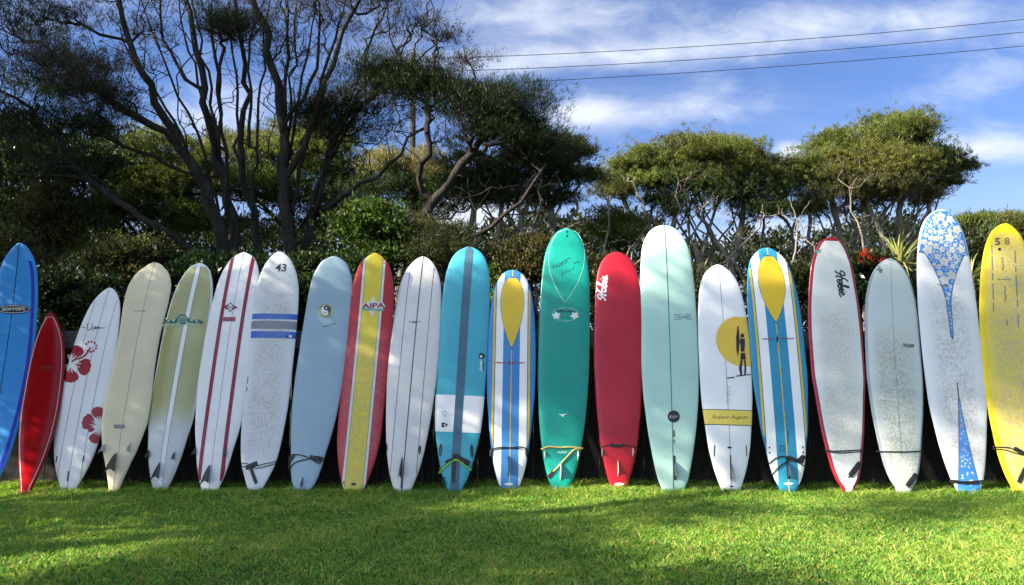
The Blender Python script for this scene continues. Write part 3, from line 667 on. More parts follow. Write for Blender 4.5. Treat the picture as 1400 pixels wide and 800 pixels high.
# 9 red and yellow
b = Board('red surfboard with wide yellow centre band edged in white', (515, 349.5), (483.5, 673),
          [(351, 6), (354, 10), (357, 13.5), (361, 18), (370, 22.5), (382, 26), (404, 29.5), (425, 30.3), (467, 31), (510, 31.2), (552, 31), (595, 30.3), (616, 28), (637, 24), (659, 18), (672, 12.5)], 0.04, 'deck', waxed('waxed_red', (.42, .010, .022), (.40, .24, .27), .55, .1, 2.0, .30, scale=40))
YELW = waxed('waxed_yellow', (.70, .56, .03), (.40, .37, .16), .8, -.3, 1.95, .3, scale=45); WB = waxed('waxed_white_band', (.66, .67, .66), (.45, .44, .40), .5, 0, 2.1)
b.stripe(-.128, .128, WB, 0, b.L, .0015); b.region('centre_band', -.096, .096, 0, b.L, YELW, 10, 70, .0026, .004)
for x in (-.098, .098): b.stripe(x - .002, x + .002, plain('grey_green_line', (.16, .22, .16), .5), 0, b.L - .1, .0036, 'pinline')
lg = b.polys('logo', [[(495, 420), (499, 414), (506, 413), (510.5, 404), (514, 413), (524, 414), (527, 420), (520, 424), (513, 425), (509, 435), (506, 425), (497, 424)]], WB, .0040)
b.polys('logo', [[(497, 421.5), (525, 422.5), (524, 425.5), (496, 424.5)]], plain('teal_grey_print', (.20, .38, .42), .4), .0052, parent=lg)
b.text('lettering', 'AIPA', 510.5, 418, 31, 7, plain('maroon_print', (.26, .012, .04), .4), .03, 0, .0064, lg, .03)
b.polys('leash_plug', [circ(483.5, 662, 3.6, 2)], INK, .0042)

# 10 white with three stringers
b = Board('off-white surfboard with three thin brown stringers and a black fin', (578, 348), (549.5, 670),
          [(349, 5), (355, 13), (364, 19.5), (375, 24.5), (397, 29.5), (420, 31.5), (442, 32.8), (480, 33.8), (510, 34), (545, 32.5), (590, 29), (612, 26.5), (635, 22.5), (657, 16.5), (670, 12)], -0.04, 'bottom', resin('ivory_resin', (.66, .65, .62), .22, .5))
BRN = plain('brown_timber_line', (.10, .035, .03), .4)
for x, w in ((-.14, .0028), (0, .0055), (.14, .0028)): b.stripe(x - w, x + w, BRN, name='stringer')
b.ribbon('logo', [[(558, 440), (575, 440)], scribble(566, 440.5, 6, 3, 7, 30)], .8, GREYL)
for u, v in ((528.5, 613), (574, 615)): b.polys('fin_box', [circ(u, v, 1.7, 6.2, 18, .06)], INK, .0024); b.polys('fin_box', [circ(u, v + 2, .8, 2, 10)], GREYL, .0034)
b.fin(548.5, 640, .21, .20, BLKF, .55); b.ribbon('fin_box', [[(550, 625), (548.5, 668)]], 1.6, INK, .0024)

# 11 teal
b = Board('teal surfboard with a slate centre stripe, white cross band and lime leash', (641.5, 334.5), (621, 670),
          [(337, 9), (341, 15.5), (352, 23.5), (375, 30), (397, 32.3), (420, 33), (465, 33.7), (510, 34), (545, 33.5), (590, 31), (612, 27.5), (635, 22.5), (657, 16), (670, 9.5)], 0.02, 'bottom', resin('teal_resin', (.055, .38, .48), .26, .4))
b.region('band', -9, 9, b.sv(627, 591), b.sv(629, 540.5), resin('gloss_white', WHITE), 20, 14, .0016, -1)
b.stripe(-.047, .047, resin('slate_stripe', (.055, .13, .19), .3, .3), off=.0030)
em = b.polys('logo', [blob(658.5, 487, 4.2, 4.2, 0, 3, .1)], INK, .003); b.polys('logo', [circ(657.6, 487.5, 1.6, 1.8, 12)], WHITEP, .0044, parent=em); b.text('lettering', 'classy', 657.8, 500, 18, 5.5, WHITEP, -1.53, .3, .003, em, .02); 
b.ribbon('logo', [[(661.2, 493), (660.3, 507)]], 1.1, INK, .0034, parent=em)
b.ribbon('mark', [circ(607.5, 565, 3, 2.6, 12), [(605, 569), (610.5, 569)]], .6, GREYL); b.polys('mark', [blob(607.2, 581, 4.2, 3.2, 0, 3, .2)], INK, .003); b.polys('mark', [circ(608, 581.5, 1.4, 1.2, 10)], WHITEP, .0042)
for u, v, r in ((602.5, 615.5, .05), (645, 616.5, -.03)): b.polys('fin_box', [circ(u, v, 2.3, 9, 20, r)], INK, .0024); b.ribbon('fin_box', [[(u, v + 5), (u, v - 2)]], 1, GREYL, .0036)
LIME = plain('lime_cord', (.32, .62, .03), .35, .05)
b.polys('fin_box', [[(618, 630), (624, 630), (622.5, 660), (617.5, 660)]], INK, .0044)
b.cord([(600.5, 646), (609, 638), (617, 632), (623, 628.5), (630, 632), (637, 637.5), (643.5, 642.5)], .0075, LIME); b.cord([(601, 641), (611, 634), (622, 630), (634, 633), (645, 638)], .006, plain('green_cord', (.06, .36, .12), .35, .05))
b.cuff((609, 632.5), (622, 627), 4.5); b.cuff((625, 625.5), (642, 634), 7); b.cuff((619, 623), (628, 624), 5.5); b.fin(607.5, 657, .10, .10, BLKF, .5, -.25)

# 12 and 17: blue and white striped boards with a yellow teardrop
def striped(label, top, base, hws, y0, oval, rowref, ccx, blue, name):
    b = Board(label, top, base, hws, y0, 'bottom', resin(name, blue, .26, .4))
    k = mpp(0.1); c, wo, yo = ccx
    WH = resin('gloss_white', WHITE); YL = resin('golden_yellow', (.68, .47, .025), .26, .4)
    for sg in (-1, 1):
        b.stripe(sg * c * k, sg * wo * k, WH, 0, b.L - .012, .0016, 'stripe', .004); b.stripe(sg * wo * k, sg * (wo + 1.2) * k, resin('deep_stripe_edge', tuple(q * .5 for q in blue)), 0, b.L - .05, .0017, 'pinline', .012)
        b.stripe(sg * (wo + 1.2) * k, sg * yo * k, YL, 0, b.L - .08, .0018, 'stripe', .020)
    (ut, vt), (ub, vb), hwm, vm = oval
    st_, sb, sm = b.sv(ut, vt), b.sv(ub, vb), b.sv((ut + ub) / 2, vm); H = hwm * k
    def ov(y):
        if y > sm: return H * math.sqrt(max(1 - ((y - sm) / (st_ - sm)) ** 2.2, 0))
        q = (sm - y) / (sm - sb); return H * max(1 - q ** 1.75, 0)
    b.stripe(-.0055, .0055, YL, 0, b.L - .01, .0026, 'stringer')
    b.region('nose_panel', lambda y: -ov(y) - .004, lambda y: ov(y) + .004, sb - .012, st_ + .004, resin('deep_stripe_edge', (.02, .1, .2)), 12, 60, .0034, .004)
    b.region('nose_panel', lambda y: -ov(y), lambda y: ov(y), sb, st_, YL, 12, 60, .0046, .004)
    return b
CRED = plain('crimson_ink', (.32, .03, .08), .4)
b = striped('shorter blue and white striped surfboard with a yellow teardrop nose panel', (701, 366.5), (696.5, 668),
            [(368, 8), (371, 13), (377, 17.5), (383, 21), (395, 25.5), (419, 29.5), (443, 31.8), (490, 33.5), (537, 33), (561, 31), (585, 29), (609, 26.5), (632, 23), (656, 17), (668, 12.5)],
            0.03, ((701, 379), (698, 476), 16.5, 414), 490, (11.6, 22, 26), (.045, .22, .52), 'mid_blue_resin')
b.ribbon('lettering', [scribble(685, 496, 17, 3, 14, 40), scribble(708, 496, 18, 3, 14, 41)], .9, CRED, .004); b.polys('logo', [[(696.5, 491), (698, 496), (697.5, 501), (696, 497)]], INK, .0054)
b.cord([(669, 616), (676, 613), (687, 611.5), (700, 612), (712, 611), (724, 615)], .0055, BLACK); b.cord([(670, 618), (685, 613.5), (705, 613), (723, 617)], .0045, BLACK); b.cuff((672, 615), (671, 624), 3); b.cuff((719.5, 613), (720.5, 625), 3)
b.fin(695.5, 636, .20, .17, DKF, .5); b.ribbon('fin_box', [[(695.5, 624), (695, 652)]], 1.6, INK, .0042); b.polys('mark', [circ(695.5, 662, 6, 1.9, 22)], WHITEP, .0046)

# 13 green
b = Board('tall emerald green surfboard with a thin white teardrop outline and yellow leash', (775, 309), (766.3, 669),
          [(310.5, 7), (314, 12.5), (324, 20), (335, 25), (347, 28.5), (371, 32), (395, 33.7), (442, 34.8), (490, 35.2), (537, 34), (561, 32.5), (585, 30.5), (609, 27.5), (632, 23.5), (656, 17), (668, 11.5)], 0.0, 'bottom', resin('emerald_resin', (.004, .27, .21), .22, .5))
PALEG = plain('pale_green_line', (.30, .60, .50), .4)
def tear(top, bot, hw, vm, n=22):
    P = []
    for t_ in np.linspace(0, 1, n):
        v = top[1] + (bot[1] - top[1]) * t_; q = (v - top[1]) / (vm - top[1]); w = hw * math.sqrt(max(1 - (1 - q) ** 2, 0)) if v < vm else hw * (1 - ((v - vm) / (bot[1] - vm)) ** 1.9)
        P.append((top[0] + (bot[0] - top[0]) * t_, v, w))
    return [(u - w, v) for u, v, w in P] + [(u + w, v) for u, v, w in P[::-1]][1:-1]
b.ribbon('pinline', [tear((776, 312.5), (772.5, 414), 24.5, 352)], .9, PALEG, .0024, closed=True)
b.ribbon('signature', [scribble(765, 362, 24, 6, 12, 50, -.35), scribble(775, 371, 20, 6, 9, 51, -.4), scribble(788, 359, 8, 4, 6, 52, -.3), [(764, 361), (779, 352.5)]], .6, plain('dark_teal_ink', (.004, .06, .07), .4), .0024)
lg = b.ribbon('logo', [circ(773, 430, 18, 9, 34)], .9, PALEG, .0026, closed=True)
b.polys('logo', [blob(773 + sx * 12.5, 431.5, 4.6, 4.4, sx * .4, 5, .28) for sx in (-1, 1)], WHITEP, .0030, parent=lg)
b.ribbon('lettering', [scribble(766, 425.5, 11, 3.4, 9, 55), scribble(780, 426, 12, 3.4, 9, 56)], 1.2, plain('dark_teal_ink', (.004, .06, .07), .4), .0036, parent=lg); b.text('lettering', 'HAWAII', 772.5, 433.5, 10, 2, plain('dark_teal_ink', (.004, .06, .07), .4), 0, 0, .0030, lg)
b.polys('mark', [[(763.5, 566), (769, 567), (775, 565.6), (770.5, 568.4), (769.3, 570.5), (768, 568.4)]], WHITEP, .0026); b.polys('mark', [[(774, 321.5), (776, 320.5), (776.5, 324), (774.5, 324.5)], circ(775.3, 317, 1.5, 1.5, 8)], INK, .0026)
WFIN = plain('ivory_fin', (.62, .60, .50), .3, .06); YCORD = plain('yellow_cord', (.62, .45, .12), .4, .06)
b.cord([(742, 614), (750, 611), (765, 612), (780, 611.5), (795.5, 613)], .0085, YCORD); b.cord([(795, 614), (785, 615), (776, 624), (764, 637), (756, 645)], .0080, YCORD, wrap=False); b.cuff((757, 643), (749, 653), 5)
b.fin(745.5, 621, .12, .05, WFIN, .2, -.1); b.fin(790, 622, .12, .05, WFIN, .2, .1); b.fin(766.5, 644, .21, .08, WFIN, .25); b.polys('mark', [circ(768, 618.6, 7.2, 1.5, 20)], PALEG, .0026)

# 14 red
b = Board('deep red surfboard with white script lettering running up beside the nose', (845, 342), (846.5, 667),
          [(342.8, 6), (345, 11), (352, 19), (362, 24.5), (371, 27.3), (395, 30.5), (419, 32), (442, 33), (490, 34), (537, 32), (561, 30.5), (585, 28), (609, 25.5), (632, 21), (656, 14.5), (666, 11)], 0.09, 'bottom', resin('crimson_resin', (.42, .010, .026), .32, .35, .30))
lg = b.ribbon('lettering', script_hobie(823.5, 392, 36, 13, 1.48), 2.1, WHITEP, .003); b.ribbon('lettering', [[(827.5, 400), (828.6, 379)]], 2.0, WHITEP, .0036, parent=lg)
b.cord([(822, 611), (832, 608.5), (845, 610), (856, 609), (869, 612)], .0055, BLACK); b.cuff((834, 608), (845, 610), 4.4); b.cuff((846, 609.6), (853, 607.6), 3.8)
b.fin(823.3, 618, .11, .06, WFIN, .2, -.1); b.fin(865, 618, .11, .06, WFIN, .2, .1); b.fin(845, 640, .20, .05, WFIN, .25); b.polys('mark', [circ(846.4, 662, 7, 1.8, 20)], WHITEP, .0026)

# 15 mint
b = Board('tallest mint green surfboard with a single dark stringer and black round badge', (910, 305), (921, 670),
          [(306.3, 10), (309, 15), (312, 19), (324, 27), (335, 31.3), (347, 33.7), (371, 36), (395, 37.4), (442, 38.5), (490, 39), (537, 38), (561, 36), (585, 33.5), (609, 30), (632, 26), (656, 20.7), (669, 15.5)], 0.0, 'bottom', resin('mint_resin', (.40, .62, .54), .26, .4))
DLINE = plain('dark_green_line', (.06, .10, .10), .4)
b.stripe(-.0042, .0042, DLINE, name='stringer'); lg = b.ribbon('logo', [[(921.5, 430), (944.5, 430), (945, 436.5), (922, 436.5)]], .8, DLINE, .0026, closed=True); b.text('lettering', 'CRUISER', 933.3, 433.3, 19, 3.4, DLINE, .0, 0, .0030, lg)
bd = b.polys('badge', [circ(921, 569.5, 8.3, 8.3, 32)], INK, .0030); b.text('lettering', 'Rider', 921, 569.5, 12.5, 4.5, plain('silver_print', (.45, .48, .5), .35), .08, .4, .0044, bd)
b.ribbon('mark', [scribble(921.5, 593, 9, 2.5, 9, 60, 1.57), [(921.6, 601), (921.7, 606)]], 1.3, DLINE, .003)
b.polys('fin_box', [[(920.7, 623), (923.4, 623), (923.6, 656), (921, 656)]], INK, .0030); b.fin(922.3, 642, .20, .13, DKF, .5); b.cord([(923.5, 636), (925, 645), (924, 655), (922.5, 656)], .004, BLACK, wrap=False)

# 16 sun board
b = Board('white surfboard with a yellow sun disc print and yellow cross band', (984, 359), (1000, 669),
          [(360, 5), (364, 11), (370, 17.5), (379, 23), (397, 28.8), (420, 32), (442, 33.8), (465, 35), (510, 35.5), (545, 35), (567, 33), (590, 31), (612, 28.5), (635, 24), (657, 17.5), (667, 14)], 0.02, 'bottom', resin('gloss_white', WHITE))
YSUN = resin('sun_yellow_print', (.74, .50, .06), .3, .3); b.stripe(-.0025, .0025, GREYL, name='stringer')
c0 = b.loc(1014.5, 466.5); RR = float(np.linalg.norm(b.loc(979, 466.5) - c0))
sd = b.region('sun_print', lambda y: c0[0] - math.sqrt(max(RR ** 2 - (y - c0[1]) ** 2, 0)), lambda y: c0[0] + math.sqrt(max(RR ** 2 - (y - c0[1]) ** 2, 0)), c0[1] - RR, c0[1] + RR, YSUN, 14, 60, .0026, .004)
b.polys('figure_print', [circ(1014.8, 459, 2.6, 3.2, 14), [(1011.5, 463), (1018, 463), (1018.5, 471), (1017.5, 481), (1012.6, 481), (1012, 471)], [(1012.4, 482.5), (1018.4, 482.5), (1019.8, 492), (1012, 492)], [(1012.4, 492.5), (1015.2, 492.5), (1014, 503), (1014.6, 513), (1012, 513.5), (1010, 503)], [(1016.6, 492.5), (1019.4, 492.5), (1020, 503), (1019.4, 512.5), (1017, 512.5), (1017.6, 503)]], INK, .0044, parent=sd)
b.polys('figure_print', [[(1008, 447), (1009.7, 445.5), (1011, 462), (1010.2, 479), (1008.5, 488), (1006.6, 478), (1006.2, 462)]], INK, .0048, parent=sd); b.ribbon('figure_print', [[(1013, 465), (1009.5, 471)], [(1006, 514.5), (1014, 513.5), (1026, 512)], [(1004, 516), (994, 517)]], 1.5, INK, .0046, parent=sd)
YB = resin('band_yellow_print', (.74, .58, .10), .3, .3)
b.band('band', 560, 581.5, INK, .0026, 996); b.band('band', 561, 580.5, YB, .0040, 996); b.text('lettering', 'Robert August', 997.5, 571, 50, 6, plain('brown_ink', (.10, .07, .02), .4), 0, .5, .0054)
b.ribbon('mark', [[(994 + random.uniform(-1.5, 1.5), v), (998 + random.uniform(-1.5, 1.5), v + random.uniform(-.5, .5))] for v in np.linspace(529, 550, 8)], .7, plain('pencil_grey', (.30, .32, .36), .5), .0026)
for u in (976.3, 1020.8): b.ribbon('fin_slot', [[(u + (.8 if u < 1000 else -.8), 609), (u, 624)]], 1.4, INK, .0028)
b.polys('leash_plug', [circ(997.5, 612, 3.2, 1.4, 14)], INK, .0028); b.ribbon('fin_box', [[(998.6, 622), (999.3, 655)]], 2.0, plain('slate_print', (.06, .08, .10), .4), .0030); b.fin(999.5, 645, .21, .16, DKF, .5); b.polys('leash_plug', [circ(1000, 665, 3, 1, 12)], INK, .0028)

# 17
b = striped('longer blue and white striped surfboard with a yellow teardrop nose panel', (1051, 336), (1079, 668),
            [(337, 7), (341, 13.5), (348, 20.5), (357, 26), (366, 29), (375, 31), (420, 36), (465, 37.5), (510, 38), (545, 36), (567, 34), (590, 32), (612, 28), (635, 24.5), (657, 18), (666, 13.5)],
            0.03, ((1051.8, 349.5), (1061.5, 441), 18.8, 388), 465, (13.5, 26, 30), (.025, .25, .42), 'ocean_blue_resin')
b.ribbon('lettering', [scribble(1050, 463.5, 16, 3.4, 13, 70), scribble(1076, 463, 18, 3.4, 13, 71)], .9, CRED, .004); b.polys('logo', [[(1062, 457), (1064, 463), (1063, 470), (1061.4, 464)]], INK, .0054)
FAINT = plain('navy_pencil', (.01, .08, .16), .5); b.text('mark', 'CE', 1070, 613, 7, 9, FAINT, 0, 0, .003); b.ribbon('mark', [scribble(1077, 597, 18, 3, 13, 72, 1.6)], .8, FAINT, .003)
for u, v in ((1052, 612), (1052.2, 619), (1097.5, 611.5), (1098, 618.5)): b.polys('fin_plug', [circ(u, v, 1.2, 1.4, 10)], INK, .0040)
b.cord([(1056, 648), (1063, 640), (1072, 633), (1083, 628), (1094, 629), (1099, 624)], .0065, BLACK); b.cord([(1052.5, 633), (1060, 627), (1070, 624), (1080, 627), (1090, 632), (1099, 637)], .0060, BLACK)
b.cuff((1076, 625), (1090, 630), 5); b.cuff((1091, 632), (1099, 624), 7); b.cuff((1090, 628), (1098, 632), 5)
b.fin(1077, 642, .18, .15, DKF, .5); b.ribbon('fin_box', [[(1075.5, 624), (1078, 655)]], 3.2, INK, .0042); b.polys('mark', [circ(1078, 661.5, 6.4, 1.7, 20)], WHITEP, .0046)

# 18 red rimmed
b = Board('white waxed surfboard with a broad red rim and black script lettering', (1132, 328), (1158, 669),
          [(329, 6), (332, 12), (339, 18), (348, 22.6), (367, 28.5), (391, 32), (415, 34.8), (462, 37), (510, 37), (545, 34), (567, 32), (590, 29.5), (612, 26), (635, 22), (657, 15.5), (667, 9.5)], 0.02, 'deck', resin('cherry_rim', (.30, .008, .02), .22, .6))
b.region('deck_panel', -9, 9, .02, b.L - .05, waxed('waxed_pale_deck', (.66, .68, .66), (.42, .39, .32), 1.0, .1, 2.3, .26), 20, 90, .0018, .036)
lg = b.ribbon('lettering', script_hobie(1151.5, 389, 38, 14, -1.40), 2.2, INK, .004); b.ribbon('lettering', [[(1147.2, 382), (1150.5, 399)]], 2.2, INK, .0046, parent=lg)
TURQ = plain('turquoise_print', (.03, .36, .30), .4); b.polys('emblem', [[(1113.5, 344), (1118, 342.5), (1124.5, 340), (1121, 343.5), (1123, 346.5), (1119, 345), (1116, 347.5), (1116.5, 344.5)]], TURQ, .004)
b.cord([(1129, 615.5), (1140, 617), (1155, 616.5), (1178, 615)], .0065, BLACK); b.cord([(1130, 617.5), (1148, 619.5), (1178, 617.5)], .005, BLACK); b.cuff((1175.5, 633), (1161.5, 651), 7); b.cord([(1162, 650), (1158.5, 653)], .006, BLACK, wrap=False)
b.ribbon('logo', [scribble(1158, 659.5, 12, 2.5, 8, 80), [(1151, 658), (1158, 661.5), (1166, 659)]], .8, plain('pencil_grey', (.30, .32, .36), .5), .004)

# 19 grey
b = Board('pale grey-green surfboard with grey rim, clean nose and dirty waxed deck', (1212, 357), (1234, 669),
          [(358, 5), (360, 9), (367, 17), (377, 24), (391, 29.4), (415, 34.3), (440, 36.4), (462, 37.2), (510, 38.3), (545, 36.8), (567, 35), (590, 32), (612, 29), (635, 25), (657, 18), (667, 12)], 0.0, 'deck', resin('grey_rim', (.30, .34, .37), .3, .3))
ylim = b.sv(1218, 447)
b.region('deck_panel', -9, 9, .01, b.L - .03, waxed('waxed_grey_green_deck', (.52, .58, .56), (.32, .31, .24), 1.15, -.25, ylim + .16, .28, scale=48), 20, 90, .0018, .026)
b.stripe(-.0018, .0018, GREYL, .4, b.L - .05, .003, 'stringer'); b.text('number', '36', 1203, 369, 8, 6.5, INK, -.7, 0, .004, None, .02); b.text('lettering', 'CROZIER', 1241.5, 472.5, 16.5, 4.6, INK, -.10, .15, .004, None, .03)
b.cord([(1198, 617.5), (1215, 617.8), (1240, 617.8), (1258, 617)], .0065, BLACK); b.cuff((1252.5, 648), (1240, 665), 6.5)

# 20 floral
b = Board('white surfboard with blue and white floral nose panel and floral tail wedge', (1281, 291), (1322, 671),
          [(292, 6), (295, 12), (299, 17), (305, 22.3), (317, 28.3), (330, 32), (355, 35.8), (380, 38), (430, 40.5), (480, 41), (530, 40.5), (555, 39.5), (580, 36.5), (605, 33), (630, 28.5), (655, 22.5), (671, 16)], 0.0, 'deck', waxed('waxed_bright_white', (.70, .71, .72), (.42, .41, .37), 1.0, .05, 2.55, .28, scale=42))
FBLU = waxed('floral_blue', (.035, .20, .58), (.20, .35, .55), .5); LINE = plain('dark_edge_line', (.05, .05, .06), .4)
s_w = b.sv(1284, 346); s_p = b.sv(1297, 462); s_m = b.sv(1291, 391)
def fl_hw(y):
    if y >= s_w: return 9.0
    q = (y - s_p) / (s_w - s_p); return max(0.012 + 0.028 * q + 0.225 * max(q - .38, 0) ** 1.7 * 1.9, 0) if q > 0 else 0
fa = b.region('nose_panel', lambda y: -fl_hw(y) - .006, lambda y: fl_hw(y) + .006, s_p - .02, s_w + .02, LINE, 12, 60, .0018, .012)
fp = b.region('nose_panel', lambda y: -fl_hw(y), lambda y: fl_hw(y), s_p, b.L - .02, FBLU, 16, 100, .0030, .020)
FWHT = plain('floral_white', (.58, .60, .57), .5, .15, 40); FCRM = plain('floral_cream', (.55, .50, .38), .5, .15, 40)
rr = random.Random(5); flowers = []; leaves_ = []; centres = []; tries = 0; placed = []
while len(placed) < 125 and tries < 30000:
    tries += 1; y = rr.uniform(s_p + .1, b.L - .06); r = (rr.choice([.060, .050, .040]) if len(placed) < 18 else rr.choice([.034, .026])) if len(placed) < 45 else rr.choice([.020, .016]); x = rr.uniform(-.3, .3)
    if abs(x) + r * .8 > min(fl_hw(y), float(b.W(y)) - .03) or any(math.hypot(x - a, y - c) < (r + q) * .84 for a, c, q in placed): continue
    placed.append((x, y, r))
    if r > .022:
        flowers.append([(x + math.cos(a) * r * (.66 + .34 * abs(math.cos(2.5 * a + x * 40))), y + math.sin(a) * r * (.66 + .34 * abs(math.cos(2.5 * a + x * 40)))) for a in np.linspace(0, 2 * math.pi, 40, endpoint=False)]); centres.append([(x + r * .26 * math.cos(a), y + r * .26 * math.sin(a)) for a in np.linspace(0, 2 * math.pi, 10, endpoint=False)])
    else:
        ro = rr.uniform(0, 3.1); leaves_.append([(x + r * math.cos(a) * math.cos(ro) - r * .38 * math.sin(a) * math.sin(ro), y + r * math.cos(a) * math.sin(ro) + r * .38 * math.sin(a) * math.cos(ro)) for a in np.linspace(0, 2 * math.pi, 14, endpoint=False)])
for f_ in flowers: b.polys('flower_print', [f_], FWHT, .0042, px=False, parent=fp)
for f_ in centres: b.polys('flower_centre', [f_], FCRM, .0054, px=False, parent=fp)
for f_ in leaves_: b.polys('leaf_print', [f_], FWHT, .0042, px=False, parent=fp)
st0 = b.sv(1308, 545)
def tl(y): return .0 if y > st0 else .006 + .115 * ((st0 - y) / st0) ** 1.25
b.region('tail_panel', lambda y: -tl(y) - .006, lambda y: tl(y) + .006, 0, st0 + .18, LINE, 8, 60, .0018, .01); tp_ = b.region('tail_panel', lambda y: -tl(y), lambda y: tl(y), 0, st0, FBLU, 8, 60, .0030, .01)
tf = []
for i in range(60):
    y = rr.uniform(.02, st0 * .92); x = rr.uniform(-1, 1) * max(tl(y) - .014, 0); r = .006 + .012 * (1 - y / st0)
    if tl(y) > r: tf.append([(x + r * (.7 + .3 * math.cos(4 * a)) * math.cos(a), y + r * (.7 + .3 * math.cos(4 * a)) * math.sin(a)) for a in np.linspace(0, 2 * math.pi, 16, endpoint=False)])
tag(b.polys('flower_print', tf, FWHT, .0042, px=False, parent=tp_), kind='stuff')
b.cord([(1299, 656.5), (1310, 658.5), (1325, 659), (1341, 657.5)], .009, BLACK); b.cord([(1300, 659.5), (1320, 661.5), (1340, 660.5)], .007, BLACK); b.cuff((1303, 658), (1311, 659), 4)
b.cord([(1281, 388), (1287, 391), (1293, 390.5), (1299, 392)], .004, plain('brown_string', (.20, .10, .06), .6), wrap=False)

# 21 yellow
b = Board('yellow surfboard numbered 58 with worn waxed deck at the right edge', (1369, 310), (1398, 671),
          [(311.5, 7), (315, 12.5), (322, 19.5), (335, 26), (355, 31.5), (380, 35.5), (430, 40), (480, 42), (530, 41), (555, 39.5), (580, 37), (605, 34), (630, 30), (655, 23), (669, 17)], -0.02, 'deck', resin('bright_yellow_foam', (.72, .56, .012), .4, .1, .08))
b.region('deck_panel', -9, 9, .05, b.L - .12, waxed('waxed_worn_yellow_deck', (.66, .52, .06), (.42, .37, .22), 1.1, -.2, b.L - .02, .30, scale=42), 18, 90, .0018, .05)
b.text('number', '5', 1363.5, 330.5, 7, 10, plain('brown_print', (.12, .10, .05), .5), 0, 0, .004, None, .03); b.text('number', '8', 1376.5, 330, 7, 10, plain('brown_print2', (.26, .21, .10), .5), 0, 0, .004, None, .02)
b.polys('leash_plug', [circ(1366.3, 341, 2.2, 2, 14)], INK, .004); GB = plain('worn_blue_grey_print', (.20, .24, .24), .5)
b.ribbon('pinline', [[(1355.5 + (v - 335) * .03, v), (1355.5 + (v + l - 335) * .03, v + l)] for v, l in ((335, 12), (350, 20), (374, 9), (388, 22), (414, 12))] + [[(1387 + (v - 340) * .05, v), (1387 + (v + l - 340) * .05, v + l)] for v, l in ((342, 18), (364, 8), (376, 30), (410, 10), (430, 18))], 1.6, GB, .004)
b.ribbon('lettering', [scribble(1371, 361, 18, 4, 9, 90, 1.5), scribble(1374, 402, 22, 3.4, 9, 91, 1.52), scribble(1376.5, 441, 8, 2, 5, 92, 1.5), scribble(1371.5, 382, 18, 2.4, 9, 93)], 1.1, plain('worn_brown_print', (.22, .16, .09), .5), .004)
b.cord([(1357, 611), (1368, 611.5), (1380, 612.5), (1394, 618), (1420, 622)], .006, BLACK); b.cord([(1357.5, 614), (1372, 615), (1386, 619), (1398, 622), (1421, 625)], .005, BLACK); b.cuff((1386, 613), (1402, 622), 6); b.cuff((1401, 640), (1392, 660), 5)

# ------------------------------------------------------------------ trees and shrubs
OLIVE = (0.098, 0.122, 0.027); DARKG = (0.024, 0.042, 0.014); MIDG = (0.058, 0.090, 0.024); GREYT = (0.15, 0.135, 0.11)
LIGHTG = (0.12, 0.17, 0.045); BROWNO = (0.15, 0.115, 0.05); KHAKI = (0.17, 0.155, 0.07)

